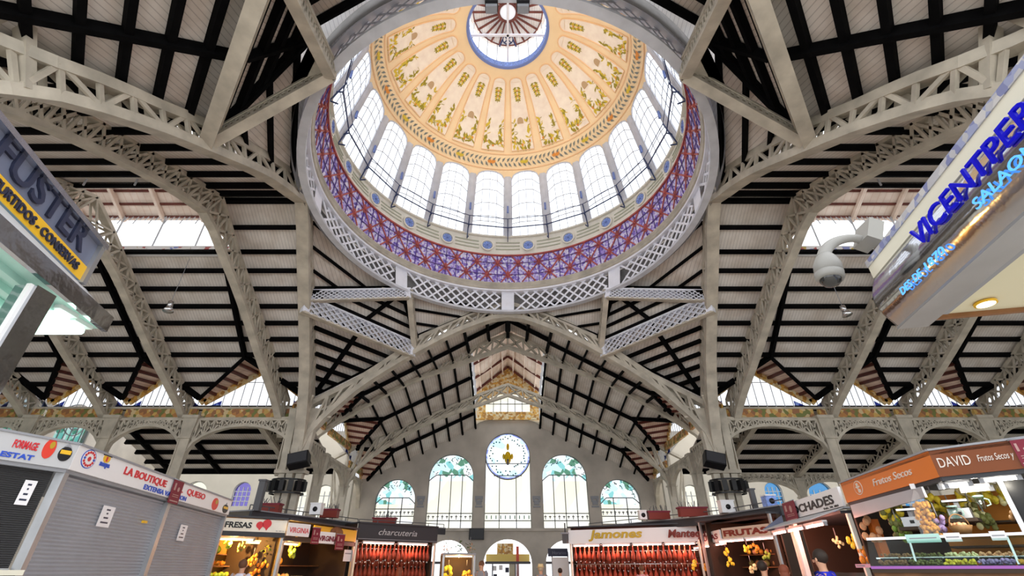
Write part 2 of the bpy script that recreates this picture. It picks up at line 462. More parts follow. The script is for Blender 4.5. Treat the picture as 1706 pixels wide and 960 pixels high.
NWIN = [0]
def window_root(loc):
    NWIN[0] += 1
    return struct(thing('window_%d' % NWIN[0], None, None, loc))
def dormer(E1, E2, A, out, nb=6):
    """gabled roof window over an eave bay: two boarded slopes, gable glass with gold cornice"""
    E1, E2, A, out = map(V, (E1, E2, A, out))
    mid = (E1 + E2) / 2
    R_ = V((mid.x, mid.y, A.z + .5)) + out * 0.5
    E1o, E2o = E1 + out * .5, E2 + out * .5
    r = ceiling_root(mid)
    for E, Eo in ((E1, E1o), (E2, E2o)):
        MB().slab([A, R_, Eo, E], (0, 0, .06)).build('boarding', M['boards_pink'], r)
        for i in range(1, nb):
            t = i / nb
            MB().bar(lerp(A, E, t) - V((0, 0, .07)), lerp(R_, Eo, t) - V((0, 0, .07)), .14, .14).build('batten', M['timber_red'], r)
        MB().bar(R_ + V((0, 0, -.2)) - out * .06, Eo + V((0, 0, -.2)) - out * .06, .1, .34).build('cornice', M['frieze_gold'], r)
    wr = window_root(mid)
    dz = V((0, 0, -.55)); g = MB(); g.slab([E1o + dz, E2o + dz, E2o, R_, E1o], out * .02); g.build('glass', M['glass'], wr)
    fr = MB()
    for i in range(1, 12):
        s = i / 12
        b = lerp(E1o, E2o, s); h = (1 - abs(2 * s - 1)) * (R_.z - mid.z)
        fr.bar(b + dz - out * .03, b + V((0, 0, h)) - out * .03, .03, .03)
    fr.bar(lerp(E1o, R_, .5) - out * .03, lerp(E2o, R_, .5) - out * .03, .03, .03)
    fr.build('muntin', M['lead_pale'], wr)
    # side lights: small stained triangles next to the columns
    for E, F_ in ((E1o, E2o), (E2o, E1o)):
        q = lerp(E, F_, .16); E = E + dz; q = q + dz
        MB().slab([E - out * .08, q - out * .08, q + V((0, 0, .32 * (A.z - mid.z))) - out * .08], out * .02).build('stained_corner', M['glass_rim'], wr)
# ---- transepts (left s=-1, right s=+1)
NTRIM = [0]
def trim(mb, m):
    NTRIM[0] += 1
    return struct(mb.build('trim_%d' % NTRIM[0], m))
BO = 2.0                                                   # half width of the ridge opening under the monitor
tO = BO / (YF - D)
for s in (-1, 1):
    COLX = COLS[s]; xe = XEND[s]
    for side in (1, -1):                                   # far slope, near slope
        ye = D + side * (YF - D)
        r = ceiling_root((s * 18, D + side * 4, 9))
        def P(x, t): return V((s * x, D + side * (YF - D) * t, ZR + (9.6 - ZR) * t)) if side > 0 else V((s * x, D - (YF - D) * t, ZR + .15 - 3.85 * t))
        # ridge strip, open where the monitor stands (12.4 .. 22)
        tq = tO if side > 0 else 1.65 / (YF - D)
        slope(r, P(8.7, 0), P(12.4, 0), P(12.4, tq), P(9.1 if side > 0 else 8.8, tq), 2, rafters=0)
        slope(r, P(22, 0), P(xe, 0), P(xe, tq), P(22, tq), 2, rafters=2)
        for i in range(len(COLX) - 1):
            x0, x1 = COLX[i], COLX[i + 1]
            if side < 0:
                slope(r, P(8.8 if i == 0 else x0, tq), P(x1, tq), P(x1, 1.5), P(x0 + 1.6 * (i == 0), 1.5), 12, ps=.13)
                continue
            A = slope(r, P(9.1 if i == 0 else x0, tO), P(x1, tO), P(x1, 1), P(x0, 1), 9, tA=.68)
            dormer(P(x0, 1), P(x1, 1), A, V((0, 1, 0)))
    # monitor over the ridge
    r = ceiling_root((s * 17, D, 14))
    zb = ZR + (ZE - ZR) * tO; zt = zb + 2.1; zr = zt + 1.25
    for side in (1, -1):
        MB().slab([(s * 12.2, D + side * 2.3, zt), (s * 22.2, D + side * 2.3, zt), (s * 22.2, D, zr), (s * 12.2, D, zr)], (0, 0, .08)).build('boarding', M['boards_pink_lit'], r)
        for k in range(4):
            t = (k + .3) / 4
            a = V((s * 12.3, D + side * 2.25 * (1 - t), zt + (zr - zt) * t - .05)); b = a + V((s * 9.8, 0, 0))
            MB().bar(a, b, .10, .08).build('purlin', M['timber_red'], r)
        for k in range(6):
            x = 12.6 + k * 1.9
            MB().bar((s * x, D + side * 2.2, zt - .15), (s * x, D, zr - .2), .14, .18).build('rafter', M['boards_pink_lit'], r)
    for x in (12.2, 22.2):
        MB().slab([(s * x, D - 2.2, zb), (s * x, D + 2.2, zb), (s * x, D + 2.2, zt), (s * x, D, zr), (s * x, D - 2.2, zt)], (s * .08, 0, 0)).build('gable', M['boards_pink_lit'], r)
    for side in (1, -1):
        y = D + side * 2.05
        zq = zb + (.8 if side < 0 else 0)
        trim(MB().box((s * 17.2, y, zq + .12), (10, .14, .5 if side > 0 else .2)), M['white'])
        fz = MB()
        for k in range(5):
            fz.box((s * (13.2 + k * 2.0), y - side * .09, zq + .14), (1.6, .03, .3 if side > 0 else .1))
        trim(fz, M['frieze_white'])
        wr = window_root((s * 17.2, y, zb))
        MB().box((s * 17.2, y, (zb + .35 + zt) / 2), (10, .02, zt - zb - .35)).build('glass', M['glass_clear'], wr)
        fr = MB()
        for k in range(6): fr.bar((s * (12.3 + k * 1.96), y - side * .04, zb + .3), (s * (12.3 + k * 1.96), y - side * .04, zt), .05, .05)
        fr.build('muntin', M['lead_pale'], wr)
        fg = MB()
        for k in range(40):
            x = 12.4 + k * .245
            fg.bar((s * x, y - side * .03, zt), (s * (x + .12), y - side * .03, zt - .22 - .2 * (k % 3 == 0)), .03, .03)
        fg.build('leaded_fringe', M['lead_pale'], wr)
    # floral eaves frieze over the arcade, with a narrow strip of light under it
    for i in range(len(COLX) - 1):
        x0, x1 = COLX[i], COLX[i + 1]
        trim(MB().box((s * (x0 + x1) / 2, YF + .35, ZE - .32), (x1 - x0 - .3, .16, .46)), M['frieze'])
        trim(MB().box((s * (x0 + x1) / 2, YF + .33, ZE - .04), (x1 - x0, .2, .1)), M['iron'])
        trim(MB().box((s * (x0 + x1) / 2, YF + .33, ZE - .6), (x1 - x0, .2, .1)), M['iron'])
    # aisle behind the arcade: lean-to roof, then the outer wall
    r = ceiling_root((s * 20, 28, 8))
    for i in range(3 if s < 0 else 5):
        x0, x1 = COLX[i] + (.6 if i == 0 else 0), (22.8 if s < 0 and i == 2 else COLX[i + 1])
        slope(r, (s * x0, YF + .8, 9.3), (s * x1, YF + .8, 9.3), (s * x1, 32, 7.2), (s * x0, 32, 7.2), 6)
    xa = 22.8 if s < 0 else 33.2
    trim(MB().box((s * (11.3 + xa) / 2, 32, 7.05), (xa - 11.3, .2, .3)), M['timber'])
# ---- far nave
for s in (-1, 1):
    r = ceiling_root((s * 5, 31, 11))
    def Q(Y, x, s=s):                                      # a point of the roof slope, x out from the ridge
        return V((s * x, Y, ridge(Y) + (eave(Y) - ridge(Y)) * x / 11.0))
    bo = 2.7
    slope(r, Q(YF + .1, 0), Q(29.4, 0), Q(29.4, bo), Q(YF + .1, bo), 2, rafters=1)
    for i in range(3):
        y0, y1 = COLY[i], COLY[i + 1]
        if i == 0: y0 += .1
        A = slope(r, Q(y0, bo), Q(y1, bo), Q(y1, 11), Q(y0, 11), 8, tA=.72, rafters=1, ps=.13)
        dormer(Q(y0, 11), Q(y1, 11), A, V((s, 0, 0)))
        ym = (y0 + y1) / 2
        trim(MB().box((s * 11.35, ym, eave(ym) - .35), (.16, y1 - y0 - .3, .46)), M['frieze'])
    # lantern monitor over the nave ridge
    zb = [Q(29.4, bo).z, Q(39, bo).z]; 
    MB().slab([Q(29.4, bo), Q(38.9, bo), Q(38.9, bo) + V((0, 0, .45)), Q(29.4, bo) + V((0, 0, .4))], (s * .06, 0, 0)).build('monitor_side', M['cream'], r)
    MB().slab([Q(29.4, bo + .1) + V((0, 0, 1.7)), Q(38.9, bo + .1) + V((0, 0, 2.6)), V((0, 38.9, 16.7)), V((0, 29.4, 17.2))], (0, 0, .08)).build('boarding', M['boards_pink_lit'], r)
    for k in range(5):
        y = 30.0 + k * 2.0; t = (y - 29.4) / 9.5
        MB().bar(lerp(Q(29.4, bo) + V((0, 0, 1.6)), Q(38.9, bo) + V((0, 0, 2.5)), t), lerp((0, 29.4, 17.05), (0, 38.9, 16.55), t), .14, .16).build('rafter', M['timber_red'], r)
    for k in range(3):
        f = (k + .5) / 3
        MB().bar(lerp(Q(29.4, bo) + V((0, 0, 1.62)), V((0, 29.4, 16.9)), f), lerp(Q(38.9, bo) + V((0, 0, 2.52)), V((0, 38.9, 16.5)), f), .1, .12).build('purlin', M['boards_pink_lit'], r)
    wr = window_root((s * bo, 33, 14))
    a0, a1 = Q(29.6, bo) + V((-s * .06, 0, .45)), Q(38.4, bo) + V((-s * .06, 0, .45))
    MB().slab([a0, a1, a1 + V((0, 0, 1.9)), a0 + V((0, 0, 1.15))], (-s * .015, 0, 0)).build('glass', M['glass_clear'], wr)
    fr = MB()
    for k in range(9): fr.bar(lerp(a0, a1, k / 8) + V((-s * .04, 0, -.1)), lerp(a0 + V((0, 0, 1.15)), a1 + V((0, 0, 1.9)), k / 8) + V((-s * .04, 0, 0)), .07, .07)
    fr.build('muntin', M['lead_pale'], wr)
# black ridge beam on the bay next to the crossing
struct(MB().bar((0, YF + .3, 15.0), (0, 29.4, 15.4), .22, .3).build('beam', M['timber']))
# ---- roofs of the crossing: corner hips, triangles between ring and girders, pale skirt around the ring
RDA = 0.72
def ringpt(a, rx=8.06, ry=8.70, z=14.47): return V((rx * sin(a), D + ry * cos(a), z))
QTF = V((5.3, YF, 12.35)); QLF = V((9.75, 19.5, 12.55)); QLN = V((9.15, 9.9, 12.6)); QTN = V((5.0, 4.9, 12.6))
CF = V((10.9, YF + .1, 9.2)); CN = V((11.6, 3.2, 8.6))
PL = V((8.6, D, 14.9)); PF = V((0, YF, 14.95)); PN = V((0, 5.7, 14.9))
def mir(p, s): return V((p[0] * s, p[1], p[2]))
def tri_roof(parent, a, b, c, n, lift=0.55, rafter=True, ps=.15, board='boards', skipn=0):
    up = V((0, 0, lift)); a, b, c = V(a) + up, V(b) + up, V(c) + up
    nrm = (b - a).cross(c - a).normalized()
    if nrm.z > 0: nrm = -nrm
    MB().slab([a, b, c], -nrm * .07).build('boarding', M[board], parent)
    dn = nrm * .12
    for i in range(skipn, n):
        t = i / n
        MB().bar(lerp(a, c, t) + dn, lerp(b, c, t) + dn, ps, ps * 1.5, nrm).build('purlin', M['timber'], parent)
    if rafter: MB().bar((a + b) / 2 + dn * 1.4, c + dn * 1.4, ps, ps * 1.8, nrm).build('rafter', M['timber'], parent)
    for p, q in ((a, c), (b, c)):
        MB().bar(p + dn, q + dn, ps * 1.6, ps * 1.8, nrm).build('rafter', M['timber'], parent)
for s in (-1, 1):
    r = ceiling_root((s * 9, 22, 10))
    RDF = ringpt(s * RDA, 8.06 * 1.12, 8.7 * 1.12); RDN = ringpt(s * (pi - RDA), 8.06 * 1.12, 8.7 * 1.12)
    tri_roof(r, mir(QLF, s) + V((s * .3, 0, 0)), mir(QTF, s) + V((0, .6, 0)), mir(CF, s) + V((0, .6, 0)), 8)
    tri_roof(r, mir(QLF, s), mir(QTF, s), RDF, 4, .55, True)
    for nd, pk in ((QLF, PL), (QTF, PF)):
        nd, pk = mir(nd, s), mir(pk, s); tri_roof(r, lerp(RDF, nd, .12), lerp(pk, nd, .26), nd, 3, .8, False, ps=.13)
    r = ceiling_root((s * 9, 7, 10))
    tri_roof(r, mir(QLN, s), mir(QTN, s), mir(CN, s), 9, .75, ps=.17)
    tri_roof(r, mir(QLN, s), mir(QTN, s), RDN, 4, .75, True, ps=.14)
    for nd, pk in ((QLN, PL), (QTN, PN)):
        nd, pk = mir(nd, s), mir(pk, s); tri_roof(r, lerp(RDN, nd, .12), lerp(pk, nd, .26), nd, 3, .8, False, ps=.13)
sk = MB(); rows = []
for rr, z in ((1.0, 15.75), (1.45, 16.3)):
    rows.append([ringpt(2 * pi * k / 96, 8.3 * rr, 8.75 * rr, z) for k in range(96)])
sk.grid(rows, True); sk.smooth = False
struct(sk.build('ceiling', M['boards_white']))
# ---- the gable wall at the end of the nave
YW = 39.0
def WP(u, z, t): return V((u, YW + t, z))
def arch(cx, w_, z0, zs, n=20, rise=None):
    """outline of an arched opening: sill z0, springing zs, half-round (or given rise) head"""
    rise = rise if rise is not None else w_ / 2
    return [(cx - w_ / 2, z0)] + [(cx - w_ / 2 * cos(pi * k / n), zs + rise * sin(pi * k / n)) for k in range(n + 1)] + [(cx + w_ / 2, z0)]
ZS = 4.27
def arc_only(cx, w_, z0): return arch(cx, w_, z0, z0)
big_open = [arch(0, 3.55, ZS, 9.45), arch(-4.42, 3.5, ZS, 7.8), arch(4.42, 3.5, ZS, 7.8), arch(-8.6, 3.05, ZS + .3, 6.15), arch(8.6, 3.05, ZS + .3, 6.15)]
doors = [arch(0, 3.5, -0.02, 2.0, rise=1.55), arch(-4.4, 3.3, -0.02, 2.0, rise=1.5), arch(4.4, 3.3, -0.02, 2.0, rise=1.5)]
outline = [(-12.5, -.02), (-10.6, -.02)] if False else [(-12.2, -.05), (-12.2, 7.3), (-2.7, 11.75), (-2.7, 12.3), (0, 12.75), (2.7, 12.3), (2.7, 11.75), (12.2, 7.3), (12.2, -.05)]
doors2 = [[(u, max(z, .02)) for u, z in d] for d in doors]
wl = MB().plate([outline] + big_open + doors2, WP, .5)
struct(wl.build('wall_back', M['stone']))
trim(MB().box((0, YW - .06, ZS - .12), (21, .3, .18)), M['stone'])
mo = MB()
mo.path([(2.75 * sin(a), YW - .08, 11.75 + .75 * cos(a)) for a in [(-1 + 2 * k / 16) * 1.57 for k in range(17)]], .16, .18, side=(0, 1, 0))
trim(mo, M['cream'])
def lead_bars(parent, segs, m='lead', r=.06):
    b = MB()
    for p, q in segs: b.bar(p, q, r, r)
    return b.build('glazing_bar', M[m], parent)
def arch_window(cx, w_, z0, zs, nl, gm='glass_yellow', head='glass_leaf'):
    wr = window_root((cx, YW + .2, z0)); y = YW + .2
    hz = zs - .25
    g = MB(); g.slab([(cx - w_ / 2, y, z0), (cx + w_ / 2, y, z0), (cx + w_ / 2, y, hz), (cx - w_ / 2, y, hz)], (0, .02, 0)); g.build('glass', M[gm], wr)
    hd = [(cx + w_ / 2, y, hz)] + [(cx + w_ / 2 * cos(pi * k / 24), y, zs + w_ / 2 * sin(pi * k / 24)) for k in range(25)] + [(cx - w_ / 2, y, hz)]
    MB().slab(hd, (0, .02, 0)).build('stained_head', M[head], wr)
    fr = MB(); fr.path([(cx - w_ / 2, y - .06, z0)] + [(cx - w_ / 2 * cos(pi * k / 24), y - .06, zs + w_ / 2 * sin(pi * k / 24)) for k in range(25)] + [(cx + w_ / 2, y - .06, z0)], .08, .08, side=(0, 1, 0))
    fr.build('frame', M['lead'], wr)
    segs = []
    for k in range(1, nl):
        x = cx - w_ / 2 + w_ * k / nl
        segs.append(((x, y - .05, z0), (x, y - .05, hz + (.45 if 0 < k < nl else 0))))
    for z in (z0 + .5, z0 + 1.0): segs.append(((cx - w_ / 2, y - .05, z), (cx + w_ / 2, y - .05, z)))
    # depressed curve under the stained head
    pr = [(cx - w_ / 2 + w_ * k / 12, y - .05, hz + .45 * min(1, 2.2 * sin(pi * k / 12))) for k in range(13)]
    segs += list(zip(pr, pr[1:]))
    lead_bars(wr, segs)
    # band of little painted flowers above the sill
    fl = MB()
    for k in range(10):
        x = cx - w_ / 2 + w_ * (k + .5) / 10
        fl.box((x, y - .03, z0 + .74), (.07, .02, .2 if k % 3 else .3)); fl.box((x, y - .03, z0 + .78), (.2, .02, .06))
    fl.build('flower_band', M['lead_pale'], wr)
    lf = MB(); rnd = random.Random(int(cx * 10) + 50)
    for k in range(26):
        a = pi * rnd.uniform(.06, .94); q = rnd.uniform(.68, .93)
        p = V((cx + w_ / 2 * q * cos(a), y - .03, zs + w_ / 2 * q * sin(a) - .05))
        e = V((rnd.uniform(-.2, .2), 0, rnd.uniform(-.2, .2)))
        lf.bar(p, p + e, .05, .02, (0, 1, 0))
    lf.build('leaf_tracery', M['leaf_teal'], wr)
    return wr
M['leaf_teal'] = mat('teal_glass_paint', (0.10, 0.28, 0.28), 0.6)
for cx in (-4.42, 4.42): arch_window(cx, 3.5, ZS, 7.8, 4)
for cx in (-8.6, 8.6): arch_window(cx, 3.05, ZS + .3, 6.15, 3)
# middle window: tall lights under a round stained rose
wr = window_root((0, YW + .2, ZS)); y = YW + .2; rc = (9.45, 1.775)
MB().slab([(-1.775, y + .03, ZS), (1.775, y + .03, ZS)] + [(1.775 * cos(pi * j / 20), y + .03, 9.45 - 1.775 * sin(pi * j / 20)) for j in range(21)], (0, .02, 0)).build('glass', M['glass_yellow'], wr)
def disc(c, r0, r1, yy, n=40):
    b = MB(); rows = [[(c[0] + r * cos(2 * pi * k / n), yy, c[1] + r * sin(2 * pi * k / n)) for k in range(n)] for r in ((r0, r1) if r0 > 0 else (.001, r1))]
    b.grid(rows, True); return b
disc((0, rc[0]), 0, 1.62, y).build('rose', M['glass_rose'], wr)
disc((0, rc[0]), 1.62, 1.77, y - .01).build('rose_rim', M['glass_rim'], wr)
em = MB()
em.ball((0, y - .02, 9.3), .3, (.9, .05, 1.7)); em.ball((0, y - .02, 10.15), .13, (.9, .05, 2.2)); em.ball((-.33, y - .02, 9.4), .13, (.8, .05, 1.8)); em.ball((.33, y - .02, 9.4), .13, (.8, .05, 1.8))
em.build('gold_emblem', M['glass_gold'], wr)
MB().bar((0, y - .05, 8.75), (0, y - .05, 9.2), .16, .03, (0, 1, 0)).build('emblem_foot', M['iron_dark'], wr)
fr = MB(); fr.path([(1.775 * cos(2 * pi * k / 40), y - .06, rc[0] + 1.775 * sin(2 * pi * k / 40)) for k in range(40)], .08, .08, side=(0, 1, 0), closed=True)
fr.path([(-1.775, y - .06, 9.45), (-1.775, y - .06, ZS)], .08, .08, side=(0, 1, 0)); fr.path([(1.775, y - .06, 9.45), (1.775, y - .06, ZS)], .08, .08, side=(0, 1, 0))
fr.build('frame', M['lead'], wr)
lead_bars(wr, [((x, y - .05, ZS), (x, y - .05, 7.95)) for x in (-.65, .65)] + [((-1.77, y - .05, z), (1.77, y - .05, z)) for z in (ZS + .5, ZS + 1.0)] + [((-1.1, y - .05, 7.95), (1.1, y - .05, 7.95)), ((-1.7, y - .05, 8.85), (1.7, y - .05, 8.85))])
fl = MB(); rnd = random.Random(3)
for k in range(44):
    a = 2 * pi * k / 44; q = rnd.uniform(1.2, 1.55) if sin(a) > -.3 else rnd.uniform(.9, 1.55)
    p = V((q * cos(a), y - .03, rc[0] + q * sin(a))); fl.box(p, (.11, .02, .11))
for k in range(10): fl.box((-1.6 + k * .355, y - .03, ZS + .74), (.07, .02, .24))
fl.build('leaf_tracery', M['leaf_teal'], wr)
# small window high in the lantern end, with gold panels around it
wr = window_root((0, 38.6, 12.8)); y = 38.6
ew = [(-2.75, 12.2), (2.75, 12.2), (2.75, 14.9), (0, 17.0), (-2.75, 14.9)]
hole = arch(0, 3.7, 12.85, 13.55, rise=.85)
MB().plate([ew, hole], lambda u, z, t: V((u, y + t, z)), .12).build('surround', M['frieze_gold'], wr)
MB().slab([(a, y + .05, b) for a, b in hole], (0, .02, 0)).build('glass', M['glass_yellow'], wr)
lead_bars(wr, [((x, y - .02, 12.85), (x, y - .02, 14.0)) for x in (-1.2, -.6, 0, .6, 1.2)] + [((-1.85, y - .02, 13.5), (1.85, y - .02, 13.5))], r=.05)
# carved plaques between the windows
for cx in (-6.65, -2.2, 2.2, 6.65):
    p = MB(); p.box((cx, YW - .03, 6.35), (.62, .08, .22)); p.box((cx, YW - .03, 6.0), (.42, .08, .3)); p.box((cx, YW - .03, 5.72), (.56, .08, .12)); p.box((cx - .2, YW - .05, 6.2), (.14, .1, .3)); p.box((cx + .2, YW - .05, 6.2), (.14, .1, .3))
    trim(p, M['iron_dark2'] if 'iron_dark2' in M else M['grey'])
# end doors: glazed arches, the middle one with yellow panels and a red post
def end_door(n, cx, yellow):
    r = struct(thing('door_%d' % n, None, None, (cx, YW + .25, 0)))
    y = YW + .25
    fr = MB(); fr.bar((cx - 1.65, y, 2.05), (cx + 1.65, y, 2.05), .14, .16); 
    for x in (-1.1, 0.55): fr.bar((cx + x, y, 0), (cx + x, y, 2.05), .1, .08)
    fr.build('frame', M['iron_dark'], r)
    MB().slab([(cx - 1.65, y + .05, .05), (cx + 1.65, y + .05, .05), (cx + 1.65, y + .05, 2.0), (cx - 1.65, y + .05, 2.0)], (0, .02, 0)).build('glass', M['glass'], r)
    if yellow:
        MB().box((cx, y + .5, 2.35), (3.2, .05, .5)).build('yellow_board', M['yellow_pale'], r)
        MB().box((cx - .2, y + .55, 2.95), (1.2, .05, .7)).build('yellow_board', M['frieze_gold'], r)
        MB().box((cx + .72, y + .4, 1.6), (.2, .06, 3.0)).build('red_post', M['red_bright'], r)
        MB().box((cx + .35, y + .45, 1.0), (.5, .05, 2.0)).build('yellow_board', M['yellow_pale'], r)
        for dx, dz in ((-.95, 1.7), (-.5, 1.75), (-.05, 1.6), (-.9, 1.2), (-.4, 1.1)):
            MB().box((cx + dx, y - .02, dz), (.26, .01, .3)).build('notice', M['navy'] if dx in (-.05, -.9) else M['paper'], r)
M['yellow_pale'] = mat('yellow_board', (0.9, 0.68, 0.2), 0.5)
M['red_bright'] = mat('red_post', (0.8, 0.12, 0.08), 0.5)
for n, (cx, yl) in enumerate(((0, True), (-4.4, False), (4.4, False)), 1): end_door(n, cx, yl)
# ---- outer walls beyond the aisles
def wall_windows(name, P, u0, u1, ztop, wins, th=.4, m='stone_pale'):
    loops = [[(u0, -.05), (u0, ztop), (u1, ztop), (u1, -.05)]] + [arch(c, ww, z0, zs) for c, ww, z0, zs, g in wins]
    struct(MB().plate(loops, P, th).build(name, M[m]))
    for c, ww, z0, zs, g in wins:
        wr = window_root(P(c, z0, .2))
        MB().slab([P(a, b, .2) for a, b in arch(c, ww, z0, zs)], P(0, 0, .22) - P(0, 0, .2)).build('glass', M[g], wr)
        fb = MB(); pts = [P(a, b, .14) for a, b in arch(c, ww, z0, zs)]
        for p, q in zip(pts, pts[1:]): fb.bar(p, q, .09, .09)
        for k in (1, 2, 3): fb.bar(P(c - ww / 2 + ww * k / 4, z0, .14), P(c - ww / 2 + ww * k / 4, zs + .3, .14), .06, .06)
        for k in range(1, 4): fb.bar(P(c - ww / 2, z0 + (zs - z0) * k / 3, .14), P(c + ww / 2, z0 + (zs - z0) * k / 3, .14), .05, .05)
        fb.build('glazing_bar', M['lead_pale'] if g != 'glass_green' else M['lead'], wr)
for s, nm in ((-1, 'left'), (1, 'right')):
    wins = [(s * 13.6, 1.5, 3.9, 6.3, 'glass_yellow'), (s * 15.6, 1.5, 3.9, 6.3, 'glass_yellow'), (s * 19.7, 1.3, 5.6, 6.6, 'glass_purple' if s < 0 else 'glass_blue')]
    wins += [(s * 23.2, 1.8, 4.6, 6.4, 'glass_yellow' if s < 0 else 'glass_blue')]
    if s > 0: wins += [(26.6, 1.8, 4.6, 6.4, 'glass_blue'), (30, 1.8, 4.6, 6.4, 'glass_blue')]
    xe = XEND[s]
    wall_windows('wall_far_' + nm, lambda u, z, t: V((u, 37.5 + t, z)), s * 11.6, s * (xe + .3), 11.0, wins)
    loops = [[(3, -.05), (3, 8), (D, ZR + .4), (YF + .6, ZE + 1.2), (38, 10.4), (38, -.05)]]
    wg = [(27.0, 2.3, 5.5, 9.1), (30.2, 2.4, 5.5, 9.6), (22.0, 2.3, 5.5, 8.6)] 
    P = lambda u, z, t, s=s, xe=xe: V((s * (xe + t), u, z))
    struct(MB().plate(loops + [arch(*q) for q in wg], P, .4).build('wall_' + nm, M['stone']))
    for c, ww, z0, zs in wg:
        wr = window_root(P(c, z0, .2))
        MB().slab([P(a, b, .2) for a, b in arch(c, ww, z0, zs)], P(0, 0, .22) - P(0, 0, .2)).build('stained_glass', M['glass_green'], wr)
        fb = MB(); pts = [P(a, b, .14) for a, b in arch(c, ww, z0, zs)]
        for p, q in zip(pts, pts[1:]): fb.bar(p, q, .09, .09)
        for k in range(1, 6): fb.bar(P(c - ww / 2 + ww * k / 6, z0, .14), P(c - ww / 2 + ww * k / 6, zs + .5, .14), .05, .05)
        for rr in (.45, .8): fb.path([P(c + rr * cos(2 * pi * k / 20), zs + .1 + rr * sin(2 * pi * k / 20), .14) for k in range(20)], .05, .05, side=(1, 0, 0), closed=True)
        fb.build('glazing_bar', M['lead'], wr)
# ------------------------------------------------------------------ ironwork: trusses, girders, columns
def truss(name, label, group, st, side, wid=.34, ch=.2, web=.1, loc=None, planes=2, brace='x', m='iron', cat='roof truss'):
    """st = list of (top, bottom) stations; two parallel web planes joined by plated chords"""
    st = [(V(a), V(b)) for a, b in st]
    r = thing(name, label, cat, loc if loc is not None else st[-1][1], group)
    side = V(side).normalized()
    MB().path([a for a, b in st], wid, ch, side=side).build('top_chord', M[m], r)
    MB().path([b for a, b in st], wid * 1.05, ch, side=side).build('bottom_chord', M[m], r)
    offs = (-.5, .5) if planes == 2 else (0,)
    for i, (a, b) in enumerate(st):
        p = MB()
        for o in offs: p.bar(a + side * o * wid * .8, b + side * o * wid * .8, web, web * .8, side)
        p.build('web_post', M[m], r)
    for i in range(len(st) - 1):
        p = MB(); (a, b), (c, d) = st[i], st[i + 1]
        for o in offs:
            q = side * o * wid * .8
            if brace == 'x' or i % 2 == 0: p.bar(a + q, d + q, web, web * .6, side)
            if brace == 'x' or i % 2: p.bar(b + q, c + q, web, web * .6, side)
        p.build('web_brace', M[m], r)
    return r
def stations(top, bot, n):
    return [(polyat(top, k / n), polyat(bot, k / n)) for k in range(n + 1)]
def resample(pts, n):
    pts = [V(p) for p in pts]; L = [0]
    for a, b in zip(pts, pts[1:]): L.append(L[-1] + (b - a).length)
    out = []
    for k in range(n + 1):
        s = L[-1] * k / n; i = 0
        while i < len(L) - 2 and L[i + 1] < s: i += 1
        out.append(lerp(pts[i], pts[i + 1], (s - L[i]) / max(L[i + 1] - L[i], 1e-6)))
    return out
def smoothp(pts, n):
    """Catmull-Rom through the points, resampled evenly to n segments"""
    P = [V(p) for p in pts]; P = [P[0] * 2 - P[1]] + P + [P[-1] * 2 - P[-2]]; out = []
    for i in range(1, len(P) - 2):
        for k in range(8):
            t = k / 8
            a, b, c, d = P[i - 1:i + 3]
            out.append(.5 * ((2 * b) + (c - a) * t + (2 * a - 5 * b + 4 * c - d) * t * t + (3 * b - a - 3 * c + d) * t ** 3))
    out.append(P[-2])
    return resample(out, n)
def mirx(pts): return [V((-p[0], p[1], p[2])) for p in pts]
def sides(px, f): return [f(*p) for p in px]
SIDE = {-1: 'left', 1: 'right'}
# far crossing arch: gabled truss under the far rim of the ring
tp = smoothp(sides([(846, 508), (786, 524), (703, 563), (672, 585), (600, 632), (546, 660), (497, 686)], lambda a, b: atY(a, b, YF)), 15)
bp_ = smoothp(sides([(846, 528), (821, 531), (760, 553), (690, 589), (611, 637), (567, 672), (524, 712), (504, 745), (492, 785)], lambda a, b: atY(a, b, YF)), 15)
half = list(zip(tp, bp_))
full = [(mirx([a])[0], mirx([b])[0]) for a, b in reversed(half)] + half[1:]
truss('crossing_arch', 'wide gabled lattice arch under the far rim of the dome, spanning the nave', None, full, (0, 1, 0), .45, .26, .11, brace='z', loc=(0, YF, 12), cat='roof arch')
